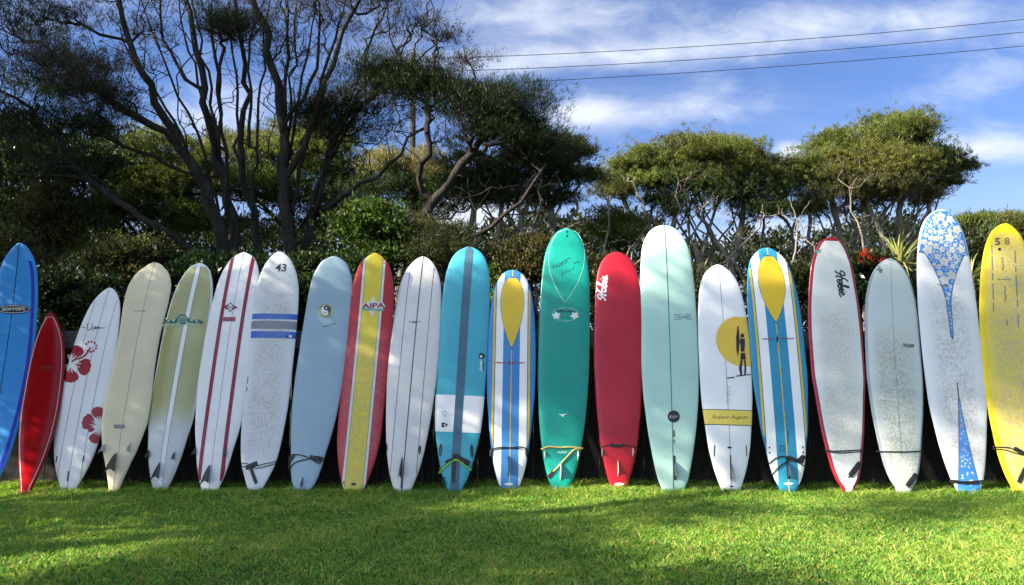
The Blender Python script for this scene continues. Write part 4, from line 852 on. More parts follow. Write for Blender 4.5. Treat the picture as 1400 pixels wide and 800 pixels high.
class Skel:
    def __init__(s): s.P = []; s.par = []; s.pl = []; s.rmin = []; s.paths = []; s.B = np.zeros((4096, 4))
    def add(s, p, par, rmin=0.0):
        s.P.append(np.asarray(p, float)); s.par.append(par); s.pl.append(0.0 if par < 0 else s.pl[par] + float(np.linalg.norm(s.P[-1] - s.P[par]))); s.rmin.append(rmin)
        n = len(s.P)
        if n >= len(s.B): s.B = np.vstack([s.B, np.zeros_like(s.B)])
        s.B[n - 1, :3] = s.P[-1]; s.B[n - 1, 3] = s.pl[-1]; return n - 1
    def limb(s, pts, r0, r1, par=-1, step=0.22, wob=0.03):
        pts = smooth_path(pts, 8); n = len(pts); idx = []
        if par == 'near':
            A = np.array(s.P); par = int(np.argmin(np.linalg.norm(A - pts[0], axis=1)))
        cur = par; path = [par] if par >= 0 else []; acc = 0
        for i, p in enumerate(pts):
            if idx and np.linalg.norm(p - s.P[idx[-1]]) < step and i < n - 1: continue
            k = i / (n - 1); cur = s.add(p + RNG.normal(0, wob, 3) * (i > 0), cur, r0 + (r1 - r0) * k); idx.append(cur); path.append(cur)
        s.paths.append(path); return idx
    def grow(s, T, drop=0.8, wlen=0.22, wob=0.06, step=0.28, up=0.35):
        T = np.asarray(T); root = s.P[0]; order = np.argsort(np.linalg.norm(T - root, axis=1)); tips = []
        for t_ in T[order]:
            A = s.B[:len(s.P), :3]; d = np.sqrt(((A - t_) ** 2).sum(1)); cost = d + wlen * s.B[:len(s.P), 3] + drop * np.maximum(0, A[:, 2] - t_[2] + 0.15 * d)
            q = int(np.argmin(cost)); p0 = A[q]; L = d[q]; pp = s.par[q]
            dirp = (p0 - A[pp]) if pp >= 0 else np.array([0, 0, 1.0]); dirp = dirp / max(np.linalg.norm(dirp), 1e-6)
            n = max(2, int(L / step)); c1 = p0 + dirp * L * 0.33 ; c2 = t_ - np.array([0, 0, up]) * L * 0.4 + RNG.normal(0, wob * L, 3); cur = q; path = [q]
            for i in range(1, n + 1):
                u = i / n; p = (1 - u) ** 3 * p0 + 3 * (1 - u) ** 2 * u * c1 + 3 * (1 - u) * u * u * c2 + u ** 3 * t_
                cur = s.add(p + (RNG.normal(0, wob * 0.35 * step * 2, 3) if i < n else 0), cur); path.append(cur)
            s.paths.append(path); tips.append(cur)
        return tips
    def radii(s, rtip, ex):
        n = len(s.P); ch = np.zeros(n); has = np.zeros(n, bool)
        for i in range(n):
            if s.par[i] >= 0: has[s.par[i]] = True
        ch[~has] = 1
        for i in range(n - 1, -1, -1):
            if s.par[i] >= 0: ch[s.par[i]] += ch[i]
        return np.maximum(rtip * ch ** ex, np.array(s.rmin))
    def meshes(s, rtip=0.006, ex=0.42, split=0.02):
        R = s.radii(rtip, ex); A = np.array(s.P); out = []
        for big in (True, False):
            V = []; L = []; Z = []
            for path in s.paths:
                if len(path) < 2: continue
                if (R[path[1]] >= split) != big: continue
                k = 8 if R[path[1]] > 0.05 else (5 if R[path[1]] > 0.015 else 3); base = len(V); n = len(path)
                a = None
                for j, i in enumerate(path):
                    d = A[path[min(j + 1, n - 1)]] - A[path[max(j - 1, 0)]]; d /= max(np.linalg.norm(d), 1e-9)
                    if a is None: a = np.cross(d, [0.3, 0.2, 0.93]) if abs(d[2]) < .9 else np.cross(d, [1, 0.1, 0])
                    a = a - d * np.dot(a, d); a /= max(np.linalg.norm(a), 1e-9); bb = np.cross(d, a)
                    r = R[i] if j else min(R[i], R[path[1]] * 1.25)
                    for q in range(k): g = 2 * math.pi * q / k; V.append(A[i] + (a * math.cos(g) + bb * math.sin(g)) * r)
                for j in range(n - 1):
                    for q in range(k): o = base + j * k; L += [o + q, o + (q + 1) % k, o + k + (q + 1) % k, o + k + q]; Z.append(4)
            out.append((V, L, Z))
        return out

def in_pad(c, r, n, shell=0.55, top=0.0):
    v = RNG.normal(0, 1, (n, 3)); v /= np.linalg.norm(v, axis=1, keepdims=True); rad = RNG.random(n) ** shell
    if top: v[:, 2] = np.where(RNG.random(n) < top, np.abs(v[:, 2]), v[:, 2])
    # uneven outline: radius swells and shrinks with direction
    ph = RNG.random(6) * 6.28; k = 1 + 0.16 * np.sin(3 * np.arctan2(v[:, 1], v[:, 0]) + ph[0]) + 0.13 * np.sin(5 * v[:, 0] * 2 + ph[1]) + 0.13 * np.sin(4 * v[:, 2] * 2 + ph[2])
    return c + v * (rad * k)[:, None] * r, v

def tree(name, label, cat, Y, limbs, pads, bark, group=None, rtip=0.006, ex=0.42, leaf=(0.085, 0.013), perpt=9, mat=None, quad=False, spread=0.75, up=0.6, tgt=None, extra_bare=None, pad_y=None, wlen=0.22, sub=1.0, sats=True, nf=1.0, cf=1.0):
    """limbs: [(points, r0, r1)] with points (u, v[, depth]); pads: (u, v, ru, rv, tufts, colour[, depth offset, depth radius factor])"""
    root = empty(name, at(limbs[0][0][0][0], 487, Y) * np.array([1, 1, 0])); tag(root, label, cat, group); sk = Skel(); off = np.array(root.location)
    W = lambda q: at(q[0], q[1], Y + (q[2] if len(q) > 2 else 0.0)) - off
    for i, (pts, r0, r1) in enumerate(limbs): sk.limb([W(q) for q in pts], r0, r1, -1 if i == 0 or len(pts[0]) > 3 else 'near')
    T = []; TP = []; TD = []; TC = []
    sat = []
    for pd in pads:
        if pd[4] > 380 and quad is False and sats:
            for _ in range(6):
                a = RNG.uniform(-.5, math.pi + .5); f = RNG.uniform(.22, .42); sat.append((pd[0] + pd[2] * 1.0 * math.cos(a), pd[1] - pd[3] * 1.02 * math.sin(a), pd[2] * f, pd[3] * f * 1.1, int(pd[4] * .10), tuple(np.array(pd[5]) * RNG.uniform(.8, 1.15)), (pd[6] if len(pd) > 6 else 0) + RNG.uniform(-.3, .3)))
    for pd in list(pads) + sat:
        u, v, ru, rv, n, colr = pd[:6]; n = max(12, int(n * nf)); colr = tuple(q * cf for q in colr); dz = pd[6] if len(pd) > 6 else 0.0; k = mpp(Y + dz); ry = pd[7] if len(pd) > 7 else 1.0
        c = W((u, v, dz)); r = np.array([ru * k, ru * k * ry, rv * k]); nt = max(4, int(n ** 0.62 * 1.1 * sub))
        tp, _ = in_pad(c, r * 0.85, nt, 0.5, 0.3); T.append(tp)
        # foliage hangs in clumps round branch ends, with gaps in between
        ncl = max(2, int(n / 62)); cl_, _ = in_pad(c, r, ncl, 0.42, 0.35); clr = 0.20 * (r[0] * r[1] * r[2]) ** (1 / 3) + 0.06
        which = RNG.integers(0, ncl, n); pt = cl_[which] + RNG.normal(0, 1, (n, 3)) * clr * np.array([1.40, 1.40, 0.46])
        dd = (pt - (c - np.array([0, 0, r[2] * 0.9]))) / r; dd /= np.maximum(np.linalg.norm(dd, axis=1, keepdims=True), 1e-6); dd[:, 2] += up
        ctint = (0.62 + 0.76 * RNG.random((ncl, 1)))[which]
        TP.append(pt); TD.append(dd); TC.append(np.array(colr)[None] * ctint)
    if extra_bare is not None: T.append(np.array([W(q) for q in extra_bare]))
    sk.grow(np.vstack(T), wlen=wlen)
    big, small = sk.meshes(rtip, ex)
    if big[0]: link('trunk', mesh_np('trunk', big[0], big[1], big[2], True), bark, root)
    if small[0]: tag(link('branches', mesh_np('branches', small[0], small[1], small[2], True), bark, root), kind='stuff')
    TP, TD, TC = np.vstack(TP), np.vstack(TD), np.vstack(TC); TD /= np.linalg.norm(TD, axis=1, keepdims=True)
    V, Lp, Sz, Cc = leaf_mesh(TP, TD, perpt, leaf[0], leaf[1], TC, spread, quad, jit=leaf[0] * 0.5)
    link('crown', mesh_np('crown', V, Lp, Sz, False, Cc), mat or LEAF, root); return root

MAN = 'wind-shaped trees behind the fence'
# the big dark multi-stemmed tree at the left
tree('tree', 'big dark multi-stemmed tree with spreading bare limbs at the left', 'tree', 3.6, [
    ([(318, 487), (312, 400), (300, 320), (272, 250), (245, 200), (205, 120), (170, 40), (150, -40)], .13, .03),
    ([(335, 487, .3, 1), (330, 380, .3), (318, 300, .4), (296, 210, .5), (275, 120, .5), (262, 20, .6), (255, -50, .6)], .11, .03),
    ([(395, 487, .2, 1), (400, 400, .2), (395, 320, .2), (388, 250, .2), (385, 170, .2), (372, 80, .1), (350, 0, 0), (340, -60, 0)], .13, .035),
    ([(385, 250, .2), (420, 180, .0), (455, 90, -.1), (490, 0, -.1), (505, -50, 0)], .06, .02),
    ([(370, 487, .6, 1), (368, 400, .6), (345, 300, .7), (330, 200, .8), (335, 100, .9), (320, 0, .9)], .09, .03),
    ([(410, 487, .5, 1), (415, 380, .5), (425, 300, .5), (450, 215, .4), (480, 150, .3), (520, 110, .2)], .09, .025),
    ([(312, 400), (300, 362, -.3), (262, 342, -.5), (215, 310, -.7), (150, 270, -.8), (95, 215, -.9), (40, 150, -.9), (0, 120, -.9)], .075, .02),
    ([(245, 200), (215, 170, -.2), (170, 150, -.4), (110, 110, -.5), (60, 60, -.5)], .05, .015),
    ([(275, 240), (225, 225, -.2), (175, 200, -.4), (120, 180, -.5)], .035, .012),
    ([(385, 180, .2), (420, 120, .3), (440, 50, .4), (430, -30, .4)], .04, .015),
    ([(272, 120, .5), (225, 60, .5), (215, -20, .5)], .035, .012),
    ([(300, 210, .5), (300, 120, .5), (305, 60, .4)], .03, .012),
    ([(505, 487, -.2, 1), (515, 400, -.2), (548, 330, -.3), (600, 268, -.3), (640, 215, -.3), (680, 170, -.3)], .085, .022),
    ([(515, 400, -.2), (560, 372, -.4), (615, 335, -.5), (665, 312, -.5), (715, 270, -.5), (745, 225, -.5)], .065, .018),
    ([(425, 300, .5), (470, 268, .3), (520, 235, .1), (560, 190, 0), (590, 150, 0)], .05, .015),
  ] + [([(u0, v0, .3), (u0 + (u1 - u0) * .30, v0 - (v0 - v1) * .38, .4), (u0 + (u1 - u0) * .72, v0 - (v0 - v1) * .72, .5), (u1, v1, .5)], .030, .010) for u0, v0, u1, v1 in (
      (300, 290, 185, -20), (298, 240, 235, -30), (312, 300, 285, -40), (330, 250, 310, -40), (345, 300, 372, -40), (390, 280, 410, -40), (392, 240, 440, -30), (398, 300, 475, -20), (420, 300, 530, 0), (425, 280, 575, 20), (430, 290, 500, 60), (270, 240, 150, 20), (388, 200, 395, -40), (300, 200, 255, -40), (450, 215, 600, 50), (340, 200, 345, -40))], [
    (45, 95, 75, 48, 950, GREYT, -.7), (120, 105, 62, 38, 800, GREYT, -.6), (150, 135, 45, 25, 420, (.11, .105, .075), -.5), (40, 165, 70, 40, 800, DARKG, -.8), (125, 170, 60, 26, 520, (.05, .06, .03), -.6), (20, 40, 55, 35, 420, (.08, .08, .055), -.6), (75, 20, 60, 25, 350, (.10, .095, .07), -.3), (60, 225, 80, 28, 420, DARKG, -.9),
    (300, 36, 44, 24, 760, (.032, .055, .014), .4), (480, 155, 62, 38, 1300, (.034, .048, .018), .3), (530, 108, 60, 28, 1300, DARKG, .2), (585, 122, 46, 40, 1300, DARKG, .1), (440, 165, 40, 30, 480, (.05, .055, .03), .3),
    (660, 165, 50, 42, 1500, DARKG, -.3), (705, 160, 46, 48, 1600, (.024, .042, .014), -.4), (728, 205, 30, 36, 900, (.024, .042, .014), -.4), (640, 130, 36, 30, 520, DARKG, -.2),
    (155, -20, 70, 34, 330, (.07, .06, .045), 0), (230, -20, 70, 36, 330, (.07, .06, .045), .5), (390, -10, 70, 40, 360, (.08, .06, .05), .3), (450, 15, 55, 36, 330, (.08, .06, .05), .4), (520, 0, 65, 38, 370, (.08, .06, .05), -.1), (565, 35, 45, 26, 200, (.08, .07, .06), 0), (600, 50, 22, 18, 90, (.10, .09, .08), 0), (200, 40, 55, 44, 220, (.06, .05, .04), .4), (400, 60, 60, 44, 260, (.06, .05, .04), .3), (640, 80, 28, 20, 80, (.10, .09, .08), -.2), (330, 30, 60, 40, 220, (.06, .05, .04), .8),
  ], BARK_DARK, MAN, rtip=.0058, ex=.41, leaf=(.065, .008), perpt=15, sub=2.4, spread=.75, sats=False, nf=1.0, cf=.50,
  extra_bare=[(RNG.uniform(120, 610), RNG.uniform(-60, 190), RNG.uniform(-.5, .9)) for _ in range(650)] + [(RNG.uniform(0, 330), RNG.uniform(0, 330), RNG.uniform(-.9, .2)) for _ in range(120)] + [(RNG.uniform(430, 740), RNG.uniform(120, 330), RNG.uniform(-.5, .3)) for _ in range(160)])

# trees further back, left to right
tree('tree', 'dense dark glossy-leaved tree at the far left behind the blue surfboard', 'tree', 6.0, [([(20, 487), (25, 400), (30, 300), (40, 200), (50, 140)], .14, .04), ([(30, 300), (-20, 230), (-50, 180)], .06, .02)],
     [(20, 220, 85, 55, 1500, DARKG), (10, 290, 70, 60, 1500, DARKG), (90, 215, 45, 40, 700, (.025, .045, .015)), (-30, 200, 60, 60, 500, DARKG), (120, 235, 28, 38, 500, (.022, .04, .014)), (5, 345, 60, 40, 900, (.03, .05, .018))], BARK_DARK, MAN, leaf=(.11, .05), perpt=5, quad=True, mat=LEAF_BROAD)
tree('tree', 'olive-crowned tree left of the big trunk, behind the hedge', 'tree', 8.0, [([(215, 487), (212, 420), (205, 340), (210, 260)], .11, .04), ([(205, 340), (160, 290), (140, 260)], .05, .02), ([(206, 330), (250, 270), (270, 240)], .05, .02)],
     [(215, 215, 62, 26, 1100, OLIVE), (160, 245, 50, 28, 900, MIDG), (250, 250, 55, 28, 1100, OLIVE), (190, 285, 62, 28, 1000, (.07, .085, .028)), (245, 305, 50, 26, 800, MIDG), (150, 305, 45, 25, 600, (.06, .075, .03)), (200, 345, 80, 28, 700, DARKG)], BARK_DARK, MAN, leaf=(.065, .018), perpt=14)
tree('tree', 'olive-crowned tree showing between the big tree trunks', 'tree', 9.5, [([(390, 487), (392, 400), (400, 320), (395, 250)], .12, .04), ([(400, 320), (450, 260), (470, 230)], .05, .02), ([(398, 320), (340, 260), (320, 230)], .05, .02)],
     [(340, 215, 60, 28, 900, (.12, .125, .05)), (410, 205, 60, 28, 1000, OLIVE), (465, 225, 40, 30, 700, OLIVE), (380, 255, 80, 25, 800, MIDG), (330, 265, 50, 30, 600, MIDG), (455, 270, 50, 25, 500, DARKG), (400, 310, 90, 35, 800, DARKG)], BARK_DARK, MAN, leaf=(.07, .02), perpt=14)
tree('tree', 'pale dry-crowned tree rising between the dark limbs at mid-left', 'tree', 8.5, [([(545, 487), (545, 400), (555, 320), (560, 250)], .09, .03), ([(555, 330), (590, 280), (600, 250)], .04, .02)],
     [(560, 225, 38, 26, 560, KHAKI), (590, 245, 36, 22, 420, (.14, .125, .06)), (520, 260, 45, 28, 700, DARKG), (575, 280, 50, 26, 700, DARKG), (620, 265, 40, 25, 600, MIDG)], BARK_MID, MAN, leaf=(.07, .016), perpt=14)
tree('tree', 'dark tree with pale slanting stems left of the tall green surfboard', 'tree', 5.6, [([(690, 487), (692, 420), (700, 360), (715, 300), (735, 255)], .07, .025), ([(665, 487, 0, 1), (668, 400), (680, 330), (690, 270), (700, 230)], .06, .02), ([(720, 487, .2, 1), (722, 400, .2), (745, 330, .2), (765, 280, .2)], .05, .018), ([(640, 487, .3, 1), (645, 400, .3), (640, 330, .3), (655, 260, .3)], .05, .018), ([(735, 487, .4, 1), (742, 420, .4), (738, 360, .4), (730, 290, .4)], .045, .018), ([(676, 487, 0.6, 1), (677, 400, 0.6), (705, 345, 0.6), (741, 300, 0.6), (762, 260, 0.6)], .034, .014), ([(776, 487, -0.22, 1), (776, 400, -0.22), (736, 345, -0.22), (682, 300, -0.22), (638, 270, -0.22)], .034, .014), ([(711, 487, -0.32, 1), (710, 400, -0.32), (722, 345, -0.32), (714, 300, -0.32), (722, 245, -0.32)], .034, .014), ([(757, 487, 0.21, 1), (751, 400, 0.21), (750, 345, 0.21), (755, 300, 0.21), (748, 245, 0.21)], .034, .014), ([(711, 487, 0.61, 1), (715, 400, 0.61), (692, 345, 0.61), (672, 300, 0.61), (661, 270, 0.61)], .034, .014), ([(780, 487, -0.34, 1), (786, 400, -0.34), (737, 345, -0.34), (696, 300, -0.34), (670, 260, -0.34)], .034, .014), ([(734, 487, 0.5, 1), (734, 400, 0.5), (718, 345, 0.5), (698, 300, 0.5), (686, 260, 0.5)], .034, .014), ([(675, 487, 0.61, 1), (681, 400, 0.61), (689, 345, 0.61), (698, 300, 0.61), (699, 260, 0.61)], .034, .014), ([(664, 487, 0.59, 1), (667, 400, 0.59), (683, 345, 0.59), (696, 300, 0.59), (713, 260, 0.59)], .034, .014)],
     [(765, 208, 34, 20, 640, (.05, .065, .02)), (780, 245, 28, 14, 420, (.045, .06, .02)), (735, 225, 40, 26, 700, DARKG), (690, 240, 50, 28, 800, DARKG), (650, 255, 42, 26, 620, (.035, .05, .018)), (715, 265, 55, 20, 520, (.04, .05, .022)), (755, 270, 38, 16, 380, DARKG), (640, 215, 30, 22, 340, MIDG)], BARK_LIGHT, MAN, leaf=(.050, .012), perpt=19, sub=1.5,
     extra_bare=[(790, 285), (805, 292), (775, 300), (745, 310), (660, 300), (625, 300), (700, 310), (680, 290), (815, 300)])
tree('tree', 'flat-topped olive tree behind the red and mint surfboards', 'tree', 7.2, [([(905, 487), (905, 420), (915, 350), (925, 290), (930, 250)], .085, .025), ([(870, 487, .1, 1), (872, 410, .1), (885, 350, .1), (868, 300, .1), (850, 270, .1)], .06, .02), ([(950, 487, .2, 1), (952, 400, .2), (965, 330, .2), (985, 270, .2)], .06, .02), ([(1000, 487, .2, 1), (1002, 410, .2), (1005, 340, .2), (1020, 280, .2)], .06, .02), ([(850, 487, 0, 1), (848, 420), (838, 370), (845, 310)], .04, .018), ([(1030, 487, .3, 1), (1028, 400, .3), (1040, 330, .3), (1045, 280, .3)], .055, .02), ([(930, 487, .4, 1), (940, 400, .4), (935, 320, .4), (900, 270, .4)], .05, .02), ([(975, 487, .5, 1), (978, 390, .5), (965, 300, .5), (950, 250, .5)], .05, .02), ([(865, 487, -0.42, 1), (868, 400, -0.42), (897, 345, -0.42), (943, 300, -0.42), (975, 265, -0.42)], .034, .014), ([(919, 487, -0.47, 1), (918, 400, -0.47), (905, 345, -0.47), (885, 300, -0.47), (865, 245, -0.47)], .034, .014), ([(835, 487, 0.46, 1), (831, 400, 0.46), (885, 345, 0.46), (935, 300, 0.46), (973, 235, 0.46)], .034, .014), ([(840, 487, 0.63, 1), (837, 400, 0.63), (860, 345, 0.63), (884, 300, 0.63), (902, 270, 0.63)], .034, .014), ([(841, 487, 0.63, 1), (840, 400, 0.63), (862, 345, 0.63), (887, 300, 0.63), (898, 245, 0.63)], .034, .014), ([(1002, 487, -0.0, 1), (1007, 400, -0.0), (991, 345, -0.0), (961, 300, -0.0), (951, 235, -0.0)], .034, .014), ([(973, 487, -0.35, 1), (976, 400, -0.35), (951, 345, -0.35), (935, 300, -0.35), (918, 270, -0.35)], .034, .014), ([(1041, 487, 0.59, 1), (1038, 400, 0.59), (1017, 345, 0.59), (1005, 300, 0.59), (985, 235, 0.59)], .034, .014), ([(945, 487, 0.52, 1), (948, 400, 0.52), (972, 345, 0.52), (1002, 300, 0.52), (1025, 255, 0.52)], .034, .014), ([(981, 487, 0.34, 1), (980, 400, 0.34), (967, 345, 0.34), (945, 300, 0.34), (932, 235, 0.34)], .034, .014), ([(947, 487, 0.51, 1), (950, 400, 0.51), (943, 345, 0.51), (943, 300, 0.51), (943, 265, 0.51)], .034, .014), ([(903, 487, 0.21, 1), (899, 400, 0.21), (930, 345, 0.21), (962, 300, 0.21), (984, 265, 0.21)], .034, .014), ([(1051, 487, 0.6, 1), (1050, 400, 0.6), (1015, 345, 0.6), (970, 300, 0.6), (945, 265, 0.6)], .034, .014), ([(1021, 487, -0.18, 1), (1027, 400, -0.18), (989, 345, -0.18), (945, 300, -0.18), (928, 235, -0.18)], .034, .014)],
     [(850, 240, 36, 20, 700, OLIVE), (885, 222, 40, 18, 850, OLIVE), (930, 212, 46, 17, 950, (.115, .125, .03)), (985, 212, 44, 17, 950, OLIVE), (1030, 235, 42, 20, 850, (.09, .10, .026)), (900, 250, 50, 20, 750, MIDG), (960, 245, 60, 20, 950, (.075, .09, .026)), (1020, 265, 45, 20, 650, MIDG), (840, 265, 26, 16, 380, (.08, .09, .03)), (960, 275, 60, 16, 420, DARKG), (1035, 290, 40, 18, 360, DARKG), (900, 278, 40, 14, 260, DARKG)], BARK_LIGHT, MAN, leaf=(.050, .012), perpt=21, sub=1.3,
     extra_bare=[(840, 320), (860, 330), (825, 310), (880, 320), (900, 330), (920, 310)])
tree('tree', 'broad rounded olive tree behind the white and grey surfboards at right', 'tree', 7.6, [([(1195, 487), (1195, 420), (1190, 350), (1185, 300), (1180, 250)], .10, .03), ([(1215, 487, .2, 1), (1218, 400, .2), (1225, 330, .2), (1235, 260, .2)], .075, .025), ([(1160, 487, .1, 1), (1160, 400, .1), (1150, 330, .1), (1135, 270, .1)], .07, .022), ([(1120, 487, .2, 1), (1118, 410, .2), (1110, 340, .2), (1105, 290, .2)], .055, .02), ([(1230, 487, .3, 1), (1235, 390, .3), (1260, 310, .3), (1280, 260, .3)], .06, .02), ([(1185, 487, .5, 1), (1180, 380, .5), (1165, 310, .5), (1160, 250, .5)], .06, .02), ([(1090, 487, .4, 1), (1088, 400, .4), (1085, 330, .4), (1090, 290, .4)], .045, .018), ([(1140, 487, .6, 1), (1135, 380, .6), (1140, 300, .6)], .05, .02), ([(1233, 487, -0.07, 1), (1237, 400, -0.07), (1208, 345, -0.07), (1193, 300, -0.07), (1175, 225, -0.07)], .034, .014), ([(1128, 487, 0.2, 1), (1127, 400, 0.2), (1163, 345, 0.2), (1211, 300, 0.2), (1245, 215, 0.2)], .034, .014), ([(1198, 487, 0.15, 1), (1196, 400, 0.15), (1174, 345, 0.15), (1142, 300, 0.15), (1132, 265, 0.15)], .034, .014), ([(1094, 487, 0.59, 1), (1099, 400, 0.59), (1166, 345, 0.59), (1242, 300, 0.59), (1302, 250, 0.59)], .034, .014), ([(1117, 487, -0.11, 1), (1117, 400, -0.11), (1146, 345, -0.11), (1196, 300, -0.11), (1216, 215, -0.11)], .034, .014), ([(1191, 487, 0.03, 1), (1191, 400, 0.03), (1216, 345, 0.03), (1252, 300, 0.03), (1265, 215, 0.03)], .034, .014), ([(1145, 487, 0.68, 1), (1141, 400, 0.68), (1137, 345, 0.68), (1121, 300, 0.68), (1103, 265, 0.68)], .034, .014), ([(1197, 487, -0.2, 1), (1197, 400, -0.2), (1225, 345, -0.2), (1263, 300, -0.2), (1288, 250, -0.2)], .034, .014), ([(1209, 487, 0.58, 1), (1210, 400, 0.58), (1223, 345, 0.58), (1245, 300, 0.58), (1249, 275, 0.58)], .034, .014), ([(1199, 487, 0.63, 1), (1203, 400, 0.63), (1235, 345, 0.63), (1273, 300, 0.63), (1288, 250, 0.63)], .034, .014), ([(1182, 487, 0.65, 1), (1183, 400, 0.65), (1217, 345, 0.65), (1249, 300, 0.65), (1270, 250, 0.65)], .034, .014), ([(1188, 487, 0.38, 1), (1186, 400, 0.38), (1159, 345, 0.38), (1130, 300, 0.38), (1105, 265, 0.38)], .034, .014), ([(1222, 487, 0.59, 1), (1225, 400, 0.59), (1196, 345, 0.59), (1168, 300, 0.59), (1161, 240, 0.59)], .034, .014), ([(1188, 487, 0.32, 1), (1191, 400, 0.32), (1183, 345, 0.32), (1160, 300, 0.32), (1155, 240, 0.32)], .034, .014)],
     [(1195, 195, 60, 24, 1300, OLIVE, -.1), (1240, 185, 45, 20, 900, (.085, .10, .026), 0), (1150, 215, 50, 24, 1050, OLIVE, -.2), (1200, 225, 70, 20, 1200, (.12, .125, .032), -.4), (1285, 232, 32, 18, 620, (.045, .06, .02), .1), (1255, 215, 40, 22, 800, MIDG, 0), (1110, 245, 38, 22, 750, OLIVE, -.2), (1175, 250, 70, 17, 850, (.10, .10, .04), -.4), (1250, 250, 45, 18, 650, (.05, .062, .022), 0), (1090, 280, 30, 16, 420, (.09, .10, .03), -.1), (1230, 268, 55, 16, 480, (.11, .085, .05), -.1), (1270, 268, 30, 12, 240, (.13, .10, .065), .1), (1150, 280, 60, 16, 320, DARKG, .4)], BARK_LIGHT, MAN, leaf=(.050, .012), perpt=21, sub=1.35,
     extra_bare=[(1290, 300), (1300, 285), (1265, 300), (1205, 300), (1120, 320), (1140, 310)])
tree('tree', 'low distant rounded tree at the right edge of the picture', 'tree', 13.0, [([(1365, 487), (1362, 420), (1355, 360), (1350, 330)], .12, .04), ([(1358, 360), (1395, 330), (1420, 315)], .06, .02)],
     [(1345, 312, 38, 13, 700, OLIVE), (1385, 308, 36, 12, 600, (.10, .11, .035)), (1420, 318, 40, 15, 500, OLIVE), (1330, 340, 40, 22, 700, MIDG), (1380, 345, 50, 25, 800, MIDG), (1350, 385, 60, 30, 800, DARKG), (1420, 370, 50, 40, 600, DARKG)], BARK_DARK, MAN, leaf=(.13, .024), perpt=9)
# pale bare slanting stems in front of the trunks
for pts, lb in (([(780, 487), (775, 400), (758, 340), (772, 318), (800, 300), (812, 292)], 'pale bare branching stem just left of the tall green surfboard'),
                ([(1010, 487), (1003, 420), (985, 380), (975, 368), (1000, 345), (1030, 320), (1046, 300)], 'pale bare branching stem above the white sun-print surfboard'),
                ([(880, 487), (876, 400), (868, 345), (880, 318), (893, 300)], 'pale bare branching stem between the red and mint surfboards'),
                ([(1128, 487), (1124, 400), (1112, 335), (1100, 318)], 'pale bare branching stem above the red-rimmed surfboard'),
                ([(655, 487), (652, 400), (645, 340), (652, 300), (640, 262)], 'pale bare stem rising behind the nose of the teal surfboard'),
                ([(712, 487), (708, 390), (722, 330), (738, 285), (742, 250)], 'pale slanting stem between the shorter striped and green surfboards'),
                ([(838, 487), (835, 400), (826, 340), (836, 300), (828, 270)], 'pale bare stem rising just left of the deep red surfboard nose'),
                ([(905, 487), (903, 380), (915, 320), (928, 285), (925, 255)], 'pale bare stem rising behind the mint surfboard nose'),
                ([(962, 487), (960, 380), (950, 330), (958, 290)], 'thin pale stem just right of the mint surfboard'),
                ([(1075, 487), (1078, 390), (1090, 335), (1085, 290)], 'thin pale stem right of the longer striped surfboard nose'),
                ([(1190, 487), (1186, 380), (1175, 320), (1160, 285), (1165, 255)], 'pale forked stem above the grey-rimmed surfboard')):
    Y = 4.2; root = empty('bare_stem', at(pts[0][0], 487, Y) * np.array([1, 1, 0])); tag(root, lb, 'branch', 'pale bare stems'); off = np.array(root.location); sk = Skel()
    sk.limb([at(u, v, Y + RNG.uniform(-.1, .1)) - off for u, v in pts], .024, .009); e = pts[-1]; m_ = pts[-3]
    sk.grow([at(e[0] + RNG.uniform(-22, 30), e[1] + RNG.uniform(-22, 6), Y + RNG.uniform(-.3, .3)) - off for _ in range(9)] + [at(m_[0] + RNG.uniform(-30, 30), m_[1] + RNG.uniform(-36, -10), Y + RNG.uniform(-.3, .3)) - off for _ in range(6)])
    big, small = sk.meshes(.006, .5, .02); link('trunk', mesh_np('trunk', big[0] + small[0] if not small[0] else big[0], big[1], big[2], True), BARK_LIGHT, root)
    if small[0]: tag(link('branches', mesh_np('branches', *small, True), BARK_LIGHT, root), kind='stuff')

def shrub(label, u, v, Y, ru, rv, n, colr, leaf, quad, perpt=6, mat=None, bark=BARK_DARK, group='shrubs behind the fence', cat='shrub', blobs=5, ryf=0.9, name='shrub', alt=None):
    pads = []; r = random.Random(int(u * 7 + v))
    for i in range(blobs):
        a = 2 * math.pi * i / blobs + r.random(); k = 0.55 if blobs > 1 else 0
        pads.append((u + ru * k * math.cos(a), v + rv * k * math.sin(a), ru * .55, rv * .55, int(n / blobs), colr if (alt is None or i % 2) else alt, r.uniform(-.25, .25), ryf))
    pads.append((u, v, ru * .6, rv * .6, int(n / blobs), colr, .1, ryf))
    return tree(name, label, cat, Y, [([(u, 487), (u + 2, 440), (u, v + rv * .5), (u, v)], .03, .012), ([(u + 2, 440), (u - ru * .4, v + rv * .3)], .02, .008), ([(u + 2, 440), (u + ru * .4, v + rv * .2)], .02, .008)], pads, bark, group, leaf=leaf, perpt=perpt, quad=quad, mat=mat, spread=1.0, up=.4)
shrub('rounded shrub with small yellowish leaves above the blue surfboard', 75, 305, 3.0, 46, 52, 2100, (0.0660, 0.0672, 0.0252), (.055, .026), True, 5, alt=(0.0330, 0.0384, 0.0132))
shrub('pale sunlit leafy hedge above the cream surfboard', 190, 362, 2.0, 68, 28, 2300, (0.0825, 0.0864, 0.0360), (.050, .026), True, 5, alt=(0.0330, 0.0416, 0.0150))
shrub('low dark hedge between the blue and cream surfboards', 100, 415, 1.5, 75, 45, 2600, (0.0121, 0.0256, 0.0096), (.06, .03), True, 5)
shrub('sunlit low bush peeping over the blue surfboard', 8, 335, 2.2, 40, 26, 900, (0.0605, 0.0640, 0.0270), (.05, .026), True, 5)
